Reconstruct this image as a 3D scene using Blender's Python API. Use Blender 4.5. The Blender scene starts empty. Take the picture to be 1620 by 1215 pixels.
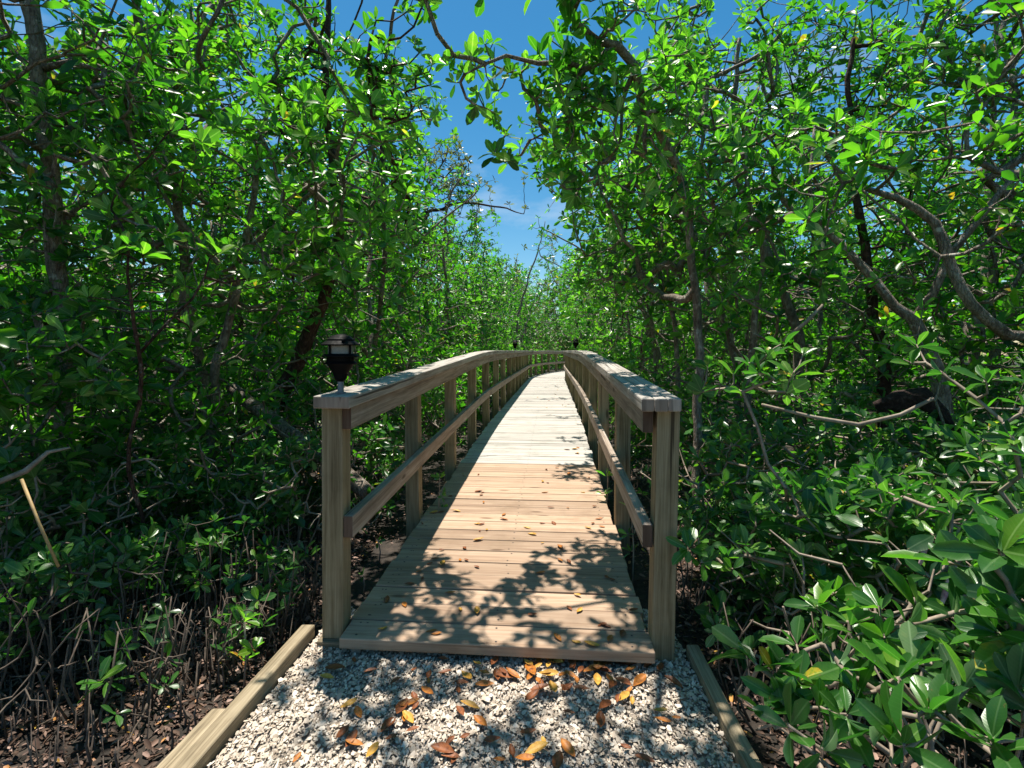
import bpy, math, random
import numpy as np
from mathutils import Vector, Matrix, noise

random.seed(11)
RNG = np.random.default_rng(11)
C = bpy.context.scene.collection
EYE, F, CX, HY = 1.23, 810.0, 810.0, 555.0
SUN = Vector((-0.085, 0.22, 1.0)).normalized()          # towards the sun


def at(px, py, d):
    """a sighting of the photograph, d metres ahead of the viewpoint"""
    return Vector(((px - CX) / F * d, d, EYE + (HY - py) / F * d))


# ------------------------------------------------------------------ boardwalk path
HEAD = math.radians(4.6)
O2 = Vector((-0.077, 1.995))
S0, RAD, SEND = 15.0, 22.0, 36.0


def center(s):
    u = Vector((math.sin(HEAD), math.cos(HEAD)))
    if s <= S0:
        return O2 + u * s, HEAD
    th = (s - S0) / RAD
    c0 = O2 + u * S0
    v = Vector((u.y, -u.x))
    return c0 + u * (RAD * math.sin(th)) + v * (RAD * (1 - math.cos(th))), HEAD + th


def rise(s):
    s = max(0.0, s)
    a, b, k = 3.3, 5.6, 0.042
    if s < a:
        return k * s
    if s < b:
        x = (s - a) / (b - a)
        return k * a + k * (b - a) * (x - x * x / 2)
    return k * a + k * (b - a) / 2


DECK0 = 0.082


def bw(s, t, h=0.0):
    """h metres above the deck top"""
    c, a = center(s)
    return Vector((c.x + math.cos(a) * t, c.y - math.sin(a) * t, DECK0 + rise(s) + h))


_cs = np.arange(-6, 46, 0.2)
_cp = np.array([list(center(s)[0]) for s in _cs])
_ch = np.array([center(s)[1] for s in _cs])


def st_of(P):
    """s and t of world points (n,3)"""
    d = ((P[:, None, 0] - _cp[None, :, 0]) ** 2 + (P[:, None, 1] - _cp[None, :, 1]) ** 2)
    i = d.argmin(1)
    dx, dy = P[:, 0] - _cp[i, 0], P[:, 1] - _cp[i, 1]
    a = _ch[i]
    return _cs[i] + dx * np.sin(a) + dy * np.cos(a), dx * np.cos(a) - dy * np.sin(a)


# ------------------------------------------------------------------ materials
def mat(name):
    m = bpy.data.materials.new(name)
    m.use_nodes = True
    nt = m.node_tree
    nt.nodes.clear()
    out = nt.nodes.new('ShaderNodeOutputMaterial')
    return m, nt, out


def N(nt, typ, ins=None, **kw):
    n = nt.nodes.new(typ)
    for k, v in kw.items():
        setattr(n, k, v)
    for k, v in (ins or {}).items():
        if isinstance(v, bpy.types.NodeSocket):
            nt.links.new(v, n.inputs[k])
        else:
            n.inputs[k].default_value = v
    return n


def ramp(nt, fac, stops, interp='LINEAR'):
    n = nt.nodes.new('ShaderNodeValToRGB')
    n.color_ramp.interpolation = interp
    e = n.color_ramp.elements
    while len(e) > 1:
        e.remove(e[-1])
    e[0].position = stops[0][0]
    e[0].color = tuple(stops[0][1]) + (1,)
    for p, c in stops[1:]:
        x = e.new(p)
        x.color = tuple(c) + (1,)
    nt.links.new(fac, n.inputs[0])
    return n.outputs[0]


def leaf_mat(name, stops, trans=0.44, tgain=(2.05, 3.0, 1.0), rough=0.33, spec=0.55, veins=False):
    m, nt, out = mat(name)
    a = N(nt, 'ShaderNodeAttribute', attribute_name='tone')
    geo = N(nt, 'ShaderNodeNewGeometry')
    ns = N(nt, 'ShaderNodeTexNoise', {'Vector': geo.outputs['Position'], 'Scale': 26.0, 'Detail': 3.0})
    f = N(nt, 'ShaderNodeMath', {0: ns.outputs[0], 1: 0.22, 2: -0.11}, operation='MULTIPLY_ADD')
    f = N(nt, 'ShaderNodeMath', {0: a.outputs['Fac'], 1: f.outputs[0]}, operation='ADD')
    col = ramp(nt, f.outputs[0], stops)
    # brown blemishes on some leaves
    sp = N(nt, 'ShaderNodeTexNoise', {'Vector': geo.outputs['Position'], 'Scale': 95.0, 'Detail': 2.0})
    sf = N(nt, 'ShaderNodeMapRange', {0: sp.outputs[0], 1: 0.69, 2: 0.75, 3: 0.0, 4: 0.7})
    mx = N(nt, 'ShaderNodeMix', {0: sf.outputs[0], 6: col, 7: (.16, .10, .03, 1)}, data_type='RGBA')
    col = mx.outputs[2]
    nrm = None
    if veins:
        uv = N(nt, 'ShaderNodeAttribute', attribute_name='blade')
        sx = N(nt, 'ShaderNodeSeparateXYZ', {0: uv.outputs['Vector']})
        ay = N(nt, 'ShaderNodeMath', {0: sx.outputs[1]}, operation='ABSOLUTE')
        rib = N(nt, 'ShaderNodeMapRange', {0: ay.outputs[0], 1: 0.010, 2: 0.026, 3: 0.5, 4: 0.0})
        w = N(nt, 'ShaderNodeMath', {0: ay.outputs[0], 1: -0.75}, operation='MULTIPLY')
        w = N(nt, 'ShaderNodeMath', {0: sx.outputs[0], 1: w.outputs[0]}, operation='ADD')
        w = N(nt, 'ShaderNodeMath', {0: w.outputs[0], 1: 75.0}, operation='MULTIPLY')
        w = N(nt, 'ShaderNodeMath', {0: w.outputs[0]}, operation='SINE')
        vf = N(nt, 'ShaderNodeMapRange', {0: w.outputs[0], 1: 0.55, 2: 1.0, 3: 0.0, 4: 0.07})
        vm = N(nt, 'ShaderNodeMath', {0: rib.outputs[0], 1: vf.outputs[0]}, operation='MAXIMUM')
        hs0 = N(nt, 'ShaderNodeHueSaturation', {'Hue': .475, 'Saturation': .75, 'Value': 2.1, 'Color': col})
        mv = N(nt, 'ShaderNodeMix', {0: vm.outputs[0], 6: col, 7: hs0.outputs[0]}, data_type='RGBA')
        col = mv.outputs[2]
        hh = N(nt, 'ShaderNodeMath', {0: vm.outputs[0], 1: ns.outputs[0]}, operation='ADD')
        bp = N(nt, 'ShaderNodeBump', {'Strength': .35, 'Distance': 0.002, 'Height': hh.outputs[0]})
        nrm = bp.outputs[0]
    tc = N(nt, 'ShaderNodeMix', {0: 1.0, 6: col, 7: tuple(tgain) + (1,)}, data_type='RGBA', blend_type='MULTIPLY')
    # the underside is paler and duller than the waxy upper side
    under = N(nt, 'ShaderNodeMix', {0: geo.outputs['Backfacing'], 6: col}, data_type='RGBA')
    hs = N(nt, 'ShaderNodeHueSaturation', {'Saturation': 0.70, 'Value': 1.6, 'Color': col})
    nt.links.new(hs.outputs[0], under.inputs[7])
    r = N(nt, 'ShaderNodeMath', {0: ns.outputs[0], 1: 0.30, 2: rough - .15}, operation='MULTIPLY_ADD')
    r = N(nt, 'ShaderNodeMath', {0: geo.outputs['Backfacing'], 1: 0.25, 2: r.outputs[0]}, operation='MULTIPLY_ADD')
    p = N(nt, 'ShaderNodeBsdfPrincipled', {'Base Color': under.outputs[2], 'Roughness': r.outputs[0], 'Specular IOR Level': spec})
    if nrm: nt.links.new(nrm, p.inputs['Normal'])
    t = N(nt, 'ShaderNodeBsdfTranslucent', {'Color': tc.outputs[2]})
    mx = N(nt, 'ShaderNodeMixShader', {0: trans, 1: p.outputs[0], 2: t.outputs[0]})
    nt.links.new(mx.outputs[0], out.inputs[0])
    return m


def wood_mat(name, dark, mid, light, rough=0.75, grain=1.0, knots=True, bump=0.35, crack=.8):
    m, nt, out = mat(name)
    uv = N(nt, 'ShaderNodeUVMap', uv_map='UVMap')
    tone = N(nt, 'ShaderNodeAttribute', attribute_name='tone')
    mp = N(nt, 'ShaderNodeMapping', {'Vector': uv.outputs[0], 'Scale': (1.6 * grain, 38.0 * grain, 1)})
    n0 = N(nt, 'ShaderNodeTexNoise', {'Vector': uv.outputs[0], 'Scale': 3.0, 'Detail': 2.0})
    dist = N(nt, 'ShaderNodeVectorMath', {0: mp.outputs[0], 1: n0.outputs[1]}, operation='ADD')
    n1 = N(nt, 'ShaderNodeTexNoise', {'Vector': dist.outputs[0], 'Scale': 1.0, 'Detail': 5.0, 'Roughness': 0.62})
    mp2 = N(nt, 'ShaderNodeMapping', {'Vector': uv.outputs[0], 'Scale': (5.0, 160.0, 1)})
    n2 = N(nt, 'ShaderNodeTexNoise', {'Vector': mp2.outputs[0], 'Scale': 1.0, 'Detail': 3.0})
    s = N(nt, 'ShaderNodeMath', {0: n2.outputs[0], 1: 0.35, 2: 0.0}, operation='MULTIPLY_ADD')
    s = N(nt, 'ShaderNodeMath', {0: n1.outputs[0], 1: 0.75, 2: s.outputs[0]}, operation='MULTIPLY_ADD')
    col = ramp(nt, s.outputs[0], [(0.34, dark), (0.52, mid), (0.72, light)])
    if knots:
        mk = N(nt, 'ShaderNodeMapping', {'Vector': uv.outputs[0], 'Scale': (2.4, 8.0, 1)})
        vk = N(nt, 'ShaderNodeTexVoronoi', {'Vector': mk.outputs[0], 'Scale': 1.0})
        kf = N(nt, 'ShaderNodeMapRange', {0: vk.outputs['Distance'], 1: 0.06, 2: 0.13, 3: 0.75, 4: 0.0})
        mx = N(nt, 'ShaderNodeMix', {0: kf.outputs[0], 6: col, 7: (dark[0] * .45, dark[1] * .38, dark[2] * .3, 1)}, data_type='RGBA')
        col = mx.outputs[2]
    mc = N(nt, 'ShaderNodeMapping', {'Vector': uv.outputs[0], 'Scale': (1.1, 46.0, 1)})
    nc = N(nt, 'ShaderNodeTexNoise', {'Vector': mc.outputs[0], 'Scale': 1.0, 'Detail': 2.0, 'Distortion': .3})
    cf = N(nt, 'ShaderNodeMapRange', {0: nc.outputs[0], 1: 0.655, 2: 0.70, 3: 0.0, 4: crack})
    mcx = N(nt, 'ShaderNodeMix', {0: cf.outputs[0], 6: col, 7: (dark[0] * .25, dark[1] * .22, dark[2] * .2, 1)}, data_type='RGBA')
    col = mcx.outputs[2]
    hgt = N(nt, 'ShaderNodeMath', {0: cf.outputs[0], 1: -1.5, 2: s.outputs[0]}, operation='MULTIPLY_ADD')
    tv = N(nt, 'ShaderNodeMapRange', {0: tone.outputs['Fac'], 1: 0.0, 2: 1.0, 3: 0.62, 4: 1.28})
    hs = N(nt, 'ShaderNodeHueSaturation', {'Value': tv.outputs[0], 'Color': col})
    # blotches of damp and lichen
    geo = N(nt, 'ShaderNodeNewGeometry')
    nb = N(nt, 'ShaderNodeTexNoise', {'Vector': geo.outputs['Position'], 'Scale': 3.3, 'Detail': 5.0, 'Roughness': 0.65})
    bf = N(nt, 'ShaderNodeMapRange', {0: nb.outputs[0], 1: 0.52, 2: 0.74, 3: 0.0, 4: 0.45})
    mb = N(nt, 'ShaderNodeMix', {0: bf.outputs[0], 6: hs.outputs[0], 7: (dark[0] * .7, dark[1] * .75, dark[2] * .7, 1)}, data_type='RGBA')
    bp = N(nt, 'ShaderNodeBump', {'Strength': bump, 'Distance': 0.004, 'Height': hgt.outputs[0]})
    p = N(nt, 'ShaderNodeBsdfPrincipled', {'Base Color': mb.outputs[2], 'Roughness': rough, 'Specular IOR Level': 0.25, 'Normal': bp.outputs[0]})
    nt.links.new(p.outputs[0], out.inputs[0])
    return m


def noise_mat(name, stops, scale=8.0, rough=0.85, bump=0.4, stretch=(1, 1, 1), detail=6.0, dist=0.01, attr=False, spec=0.3):
    m, nt, out = mat(name)
    if attr:
        a = N(nt, 'ShaderNodeAttribute', attribute_name='tone')
        fac = a.outputs['Fac']
        geo = N(nt, 'ShaderNodeNewGeometry')
        ns = N(nt, 'ShaderNodeTexNoise', {'Vector': geo.outputs['Position'], 'Scale': scale, 'Detail': 3.0})
        f = N(nt, 'ShaderNodeMath', {0: ns.outputs[0], 1: 0.3, 2: -0.15}, operation='MULTIPLY_ADD')
        f = N(nt, 'ShaderNodeMath', {0: f.outputs[0], 1: fac}, operation='ADD')
        col = ramp(nt, f.outputs[0], stops)
        h = ns.outputs[0]
    else:
        geo = N(nt, 'ShaderNodeNewGeometry')
        mp = N(nt, 'ShaderNodeMapping', {'Vector': geo.outputs['Position'], 'Scale': stretch})
        ns = N(nt, 'ShaderNodeTexNoise', {'Vector': mp.outputs[0], 'Scale': scale, 'Detail': detail, 'Roughness': 0.65})
        col = ramp(nt, ns.outputs[0], stops)
        h = ns.outputs[0]
    bp = N(nt, 'ShaderNodeBump', {'Strength': bump, 'Distance': dist, 'Height': h})
    p = N(nt, 'ShaderNodeBsdfPrincipled', {'Base Color': col, 'Roughness': rough, 'Specular IOR Level': spec, 'Normal': bp.outputs[0]})
    nt.links.new(p.outputs[0], out.inputs[0])
    return m


def bark_mat(name, dark, mid, light, lichen):
    m, nt, out = mat(name)
    geo = N(nt, 'ShaderNodeNewGeometry')
    mp = N(nt, 'ShaderNodeMapping', {'Vector': geo.outputs['Position'], 'Scale': (1, 1, .4)})
    n1 = N(nt, 'ShaderNodeTexNoise', {'Vector': mp.outputs[0], 'Scale': 38.0, 'Detail': 6.0, 'Roughness': .7})
    n2 = N(nt, 'ShaderNodeTexNoise', {'Vector': geo.outputs['Position'], 'Scale': 7.0, 'Detail': 5.0, 'Roughness': .7})
    n3 = N(nt, 'ShaderNodeTexNoise', {'Vector': geo.outputs['Position'], 'Scale': 19.0, 'Detail': 4.0})
    v = N(nt, 'ShaderNodeTexVoronoi', {'Vector': mp.outputs[0], 'Scale': 55.0}, feature='DISTANCE_TO_EDGE')
    s = N(nt, 'ShaderNodeMath', {0: n1.outputs[0], 1: .6}, operation='MULTIPLY')
    s = N(nt, 'ShaderNodeMath', {0: n2.outputs[0], 1: .4, 2: s.outputs[0]}, operation='MULTIPLY_ADD')
    col = ramp(nt, s.outputs[0], [(0.36, dark), (0.5, mid), (0.64, light)])
    lf = N(nt, 'ShaderNodeMapRange', {0: n3.outputs[0], 1: .60, 2: .68, 3: 0.0, 4: .7})
    mx = N(nt, 'ShaderNodeMix', {0: lf.outputs[0], 6: col, 7: tuple(lichen) + (1,)}, data_type='RGBA')
    e = N(nt, 'ShaderNodeMapRange', {0: v.outputs['Distance'], 1: 0.0, 2: .12, 3: -.5, 4: 0.0})
    h = N(nt, 'ShaderNodeMath', {0: s.outputs[0], 1: e.outputs[0]}, operation='ADD')
    bp = N(nt, 'ShaderNodeBump', {'Strength': .9, 'Distance': .012, 'Height': h.outputs[0]})
    p = N(nt, 'ShaderNodeBsdfPrincipled', {'Base Color': mx.outputs[2], 'Roughness': .88, 'Specular IOR Level': .25, 'Normal': bp.outputs[0]})
    nt.links.new(p.outputs[0], out.inputs[0])
    return m


def plain_mat(name, col, rough=0.5, spec=0.5, metal=0.0):
    m, nt, out = mat(name)
    geo = N(nt, 'ShaderNodeNewGeometry')
    ns = N(nt, 'ShaderNodeTexNoise', {'Vector': geo.outputs['Position'], 'Scale': 60.0, 'Detail': 4.0})
    c = ramp(nt, ns.outputs[0], [(0.3, [x * .75 for x in col]), (0.7, [min(1, x * 1.2) for x in col])])
    r = N(nt, 'ShaderNodeMapRange', {0: ns.outputs[0], 1: 0.3, 2: 0.7, 3: rough * .8, 4: min(1, rough * 1.25)})
    p = N(nt, 'ShaderNodeBsdfPrincipled', {'Base Color': c, 'Roughness': r.outputs[0], 'Specular IOR Level': spec, 'Metallic': metal})
    nt.links.new(p.outputs[0], out.inputs[0])
    return m


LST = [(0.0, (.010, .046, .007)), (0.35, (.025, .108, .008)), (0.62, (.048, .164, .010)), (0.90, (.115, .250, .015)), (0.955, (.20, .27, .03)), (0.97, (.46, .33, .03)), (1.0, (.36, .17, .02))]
SST = [(0.0, (.014, .052, .016)), (0.4, (.028, .100, .019)), (0.72, (.046, .152, .018)), (0.92, (.105, .230, .022)), (0.96, (.20, .27, .03)), (0.975, (.42, .34, .03)), (1.0, (.30, .18, .02))]
LEAF = leaf_mat('mangrove_leaf', LST)
SHRUBLEAF = leaf_mat('shrub_leaf', SST, trans=0.30)
VEINED = {LEAF.name: leaf_mat('veined_mangrove_leaf', LST, veins=True), SHRUBLEAF.name: leaf_mat('veined_shrub_leaf', SST, trans=0.30, veins=True)}
PALELEAF = leaf_mat('buttonwood_leaf', [(0.0, (.045, .075, .022)), (0.5, (.085, .115, .035)), (0.95, (.17, .18, .05)), (1.0, (.3, .22, .04))], trans=0.35, tgain=(2.0, 2.2, 1.2))
BARK = bark_mat('grey_bark', (.075, .055, .042), (.22, .18, .145), (.40, .355, .31), (.50, .49, .44))
DARKBARK = bark_mat('red_brown_bark', (.020, .011, .008), (.070, .036, .026), (.15, .090, .066), (.22, .18, .15))
TWIG = noise_mat('shrub_stem', [(0.3, (.15, .115, .085)), (0.6, (.33, .265, .21)), (0.75, (.46, .39, .32))], scale=25, bump=0.4, dist=0.004)
NEWDECK = wood_mat('new_deck_wood', (.225, .138, .086), (.375, .255, .172), (.48, .35, .25), rough=.7, knots=True, bump=.25, crack=.35)
OLDDECK = wood_mat('weathered_deck_wood', (.24, .220, .195), (.42, .390, .350), (.53, .505, .465), rough=.85, knots=False, bump=.3)
POSTWOOD = wood_mat('treated_post_wood', (.115, .082, .042), (.26, .205, .118), (.40, .330, .210), rough=.75)
CAPWOOD = wood_mat('weathered_cap_wood', (.15, .125, .105), (.38, .34, .30), (.56, .53, .49), rough=.85, bump=.6)
RAILWOOD = wood_mat('weathered_rail_wood', (.125, .094, .072), (.29, .228, .178), (.45, .378, .315), rough=.8, bump=.5)
EDGEWOOD = wood_mat('edging_wood', (.10, .075, .045), (.26, .205, .13), (.42, .345, .235), rough=.8, grain=1.3, bump=.7)
ENDWOOD = wood_mat('dark_end_grain', (.030, .018, .012), (.085, .052, .036), (.16, .11, .08), rough=.9)
BLACK = plain_mat('black_paint', (.004, .004, .0045), rough=.6, spec=.1)
STEEL = plain_mat('grey_stem_paint', (.20, .20, .21), rough=.45)
LENS = plain_mat('frosted_lens', (.26, .25, .215), rough=.35)
NAIL = plain_mat('nail_steel', (.04, .035, .03), rough=.6)
SHELL = noise_mat('shell_flake', [(0.0, (.17, .125, .09)), (0.35, (.40, .325, .25)), (0.75, (.60, .51, .415)), (1.0, (.72, .64, .54))], scale=60, bump=.3, attr=True, rough=.7, dist=.003)
PATHM = noise_mat('crushed_shell_bed', [(0.3, (.13, .10, .08)), (0.5, (.31, .265, .22)), (0.7, (.52, .46, .40))], scale=70, bump=1.0, dist=.012, detail=8)
MUD = noise_mat('dark_mud', [(0.3, (.010, .008, .006)), (0.52, (.032, .024, .018)), (0.75, (.085, .062, .048))], scale=9, bump=1.0, dist=.03, detail=8, rough=.7)
LITTER = noise_mat('leaf_litter', [(0.0, (.030, .018, .012)), (0.35, (.095, .055, .036)), (0.6, (.22, .135, .10)), (0.8, (.36, .24, .19)), (0.92, (.45, .20, .05)), (1.0, (.50, .34, .05))],
                   scale=40, bump=.3, attr=True, rough=.65, dist=.003)
DRYLEAF = [noise_mat('dry_leaf_' + n, st, scale=70, bump=.4, dist=.003, rough=.5) for n, st in (
    ('brown', [(0.3, (.11, .035, .014)), (0.6, (.26, .085, .028)), (0.8, (.36, .15, .05))]),
    ('orange', [(0.3, (.24, .075, .015)), (0.6, (.46, .17, .03)), (0.8, (.55, .28, .06))]),
    ('yellow', [(0.3, (.38, .18, .03)), (0.6, (.58, .33, .06)), (0.8, (.66, .45, .12))]))]
ROOT = noise_mat('aerial_root_bark', [(0.3, (.05, .038, .03)), (0.6, (.15, .115, .09)), (0.8, (.27, .22, .18))], scale=30, bump=.5, dist=.004)
DARKTWIG = noise_mat('thicket_stem', [(0.3, (.055, .040, .030)), (0.6, (.15, .115, .088)), (0.75, (.25, .205, .165))], scale=25, bump=.4, dist=.004)
STALK = plain_mat('dry_stalk_skin', (.40, .27, .11), rough=.6)
ROTTEN = noise_mat('rotten_wood', [(0.3, (.014, .008, .008)), (0.55, (.045, .024, .020)), (0.75, (.13, .09, .08))], scale=40, bump=1.0, dist=.02)
PROP = noise_mat('propagule_skin', [(0.35, (.30, .05, .16)), (0.55, (.75, .62, .62))], scale=12, bump=.1, rough=.35)

# ------------------------------------------------------------------ objects


def tag(o, label=None, cat=None, group=None, kind=None):
    if label: o['label'] = label
    if cat: o['category'] = cat
    if group: o['group'] = group
    if kind: o['kind'] = kind
    return o


def thing(name, loc, label, cat, group=None):
    o = bpy.data.objects.new(name, None)
    o.empty_display_size = 0.1
    C.objects.link(o)
    o.location = loc
    return tag(o, label, cat, group)


def link(name, me, parent=None):
    o = bpy.data.objects.new(name, me)
    C.objects.link(o)
    if parent: o.parent = parent
    return o


class MB:
    def __init__(self):
        self.v, self.f, self.uv, self.tone, self.mi = [], [], [], [], []

    def face(self, idx, uvs=None, mi=0):
        self.f.append(idx)
        self.uv.append(uvs or [(0, 0)] * len(idx))
        self.mi.append(mi)

    def sweep(self, rings, tone=0.5, mi=0, ends=None):
        """rings of four corners along a board; UV u runs along it in metres"""
        b = len(self.v)
        u0, v0 = random.uniform(0, 40), random.uniform(0, 40)
        us = [0.0]
        for a, c in zip(rings, rings[1:]):
            us.append(us[-1] + (c[0] - a[0]).length)
        for r in rings:
            self.v += [tuple(p) for p in r]
            self.tone += [tone] * 4
        w = [0.0]
        for k in range(4):
            w.append(w[-1] + (rings[0][(k + 1) % 4] - rings[0][k]).length)
        for i in range(len(rings) - 1):
            for k in range(4):
                k2 = (k + 1) % 4
                self.face((b + 4 * i + k, b + 4 * i + k2, b + 4 * i + 4 + k2, b + 4 * i + 4 + k),
                          [(u0 + us[i], v0 + w[k]), (u0 + us[i], v0 + w[k + 1]), (u0 + us[i + 1], v0 + w[k + 1]), (u0 + us[i + 1], v0 + w[k])], mi)
        e = b + 4 * (len(rings) - 1)
        q = [(u0, v0), (u0, v0 + w[1] * .3), (u0 + .05, v0 + w[1] * .3), (u0 + .05, v0)]
        me_ = mi if ends is None else ends
        self.face((b + 3, b + 2, b + 1, b), q, me_)
        self.face((e, e + 1, e + 2, e + 3), q, me_)

    def disc(self, c, r, n=6, up=Vector((0, 0, 1)), mi=0, tone=.5):
        b = len(self.v)
        x = up.orthogonal().normalized()
        y = up.cross(x)
        for k in range(n):
            a = 2 * math.pi * k / n
            self.v.append(tuple(c + x * r * math.cos(a) + y * r * math.sin(a)))
            self.tone.append(tone)
        self.face(tuple(range(b, b + n)), None, mi)

    def lathe(self, prof, n=24, c=(0, 0, 0), tone=.5, mi=0):
        b = len(self.v)
        for r, z in prof:
            for k in range(n):
                a = 2 * math.pi * k / n
                self.v.append((c[0] + r * math.cos(a), c[1] + r * math.sin(a), c[2] + z))
                self.tone.append(tone)
        for i in range(len(prof) - 1):
            for k in range(n):
                k2 = (k + 1) % n
                self.face((b + i * n + k, b + i * n + k2, b + (i + 1) * n + k2, b + (i + 1) * n + k), None, mi)
        self.face(tuple(b + k for k in range(n))[::-1], None, mi)
        self.face(tuple(b + (len(prof) - 1) * n + k for k in range(n)), None, mi)

    def tube(self, pts, rad, n=8, tone=.5, mi=0, wob=0.0):
        b = len(self.v)
        pts = [Vector(p) for p in pts]
        x = None
        for i, p in enumerate(pts):
            d = (pts[min(i + 1, len(pts) - 1)] - pts[max(i - 1, 0)]).normalized()
            x = d.orthogonal().normalized() if x is None else (x - d * x.dot(d)).normalized()
            y = d.cross(x)
            for k in range(n):
                a = 2 * math.pi * k / n
                r = rad[i]
                if wob:
                    r *= 1 + wob * noise.noise(Vector((p.x * 7 + math.cos(a) * 1.1, p.y * 7 + math.sin(a) * 1.1, p.z * 7)))
                self.v.append(tuple(p + (x * math.cos(a) + y * math.sin(a)) * r))
                self.tone.append(tone)
        for i in range(len(pts) - 1):
            for k in range(n):
                k2 = (k + 1) % n
                self.face((b + i * n + k, b + i * n + k2, b + (i + 1) * n + k2, b + (i + 1) * n + k), None, mi)
        self.face(tuple(b + k for k in range(n))[::-1], None, mi)
        e = b + (len(pts) - 1) * n
        self.face(tuple(e + k for k in range(n)), None, mi)

    def build(self, name, mats, parent=None, smooth=False, bevel=0.0, origin=None):
        me = bpy.data.meshes.new(name)
        vv = self.v
        if origin is not None:
            vv = [(a - origin[0], b - origin[1], c - origin[2]) for a, b, c in vv]
        me.from_pydata(vv, [], self.f)
        uvl = me.uv_layers.new(name='UVMap')
        flat = [x for q in self.uv for p in q for x in p]
        uvl.data.foreach_set('uv', flat)
        at_ = me.attributes.new('tone', 'FLOAT', 'POINT')
        at_.data.foreach_set('value', self.tone)
        for m in (mats if isinstance(mats, list) else [mats]):
            me.materials.append(m)
        me.polygons.foreach_set('material_index', self.mi)
        if smooth:
            me.polygons.foreach_set('use_smooth', [True] * len(me.polygons))
        me.update()
        o = link(name, me, parent)
        if bevel:
            b = o.modifiers.new('edge', 'BEVEL')
            b.width = bevel
            b.segments = 2
            b.limit_method = 'ANGLE'
            b.angle_limit = math.radians(40)
        return o


def np_mesh(name, V, faces, tone, m, smooth=False, blade=None):
    """V (n,3); faces: list of int arrays (k, 3|4|5)"""
    me = bpy.data.meshes.new(name)
    loops = np.concatenate([f.ravel() for f in faces]).astype(np.int32)
    tot = np.concatenate([np.full(len(f), f.shape[1], np.int32) for f in faces])
    start = np.concatenate([[0], np.cumsum(tot)[:-1]]).astype(np.int32)
    me.vertices.add(len(V))
    me.vertices.foreach_set('co', np.ascontiguousarray(V, np.float32).ravel())
    me.loops.add(len(loops))
    me.loops.foreach_set('vertex_index', loops)
    me.polygons.add(len(tot))
    me.polygons.foreach_set('loop_start', start)
    if smooth:
        me.polygons.foreach_set('use_smooth', np.ones(len(tot), bool))
    a = me.attributes.new('tone', 'FLOAT', 'POINT')
    a.data.foreach_set('value', np.ascontiguousarray(tone, np.float32))
    if blade is not None:
        a = me.attributes.new('blade', 'FLOAT_VECTOR', 'POINT')
        a.data.foreach_set('vector', np.ascontiguousarray(blade, np.float32).ravel())
        m = VEINED.get(m.name, m)
    me.materials.append(m)
    me.update(calc_edges=True)
    return me


# ------------------------------------------------------------------ leaves
def _t0():
    st = [(.10, .055), (.34, .155), (.62, .218), (.87, .150)]
    v = [(0, 0)]
    for x, w in st:
        v += [(x, w), (x, 0), (x, -w)]
    v.append((1.0, 0))
    tri = [(0, 2, 1), (0, 3, 2), (10, 11, 13), (11, 12, 13)]
    quad = []
    for i in range(3):
        a = 1 + 3 * i
        quad += [(a, a + 1, a + 4, a + 3), (a + 1, a + 2, a + 5, a + 4)]
    return np.array(v), [np.array(tri), np.array(quad)]


TEMPL = {0: _t0(),
         1: (np.array([(0, 0), (.36, -.165), (.76, -.195), (1, 0), (.76, .195), (.36, .165)]), [np.array([(0, 1, 2, 3), (0, 3, 4, 5)])]),
         2: (np.array([(0, 0), (.55, -.25), (1, 0), (.55, .25)]), [np.array([(0, 1, 2, 3)])])}


def unit(a):
    return a / np.maximum(np.linalg.norm(a, axis=-1, keepdims=True), 1e-9)


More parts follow.
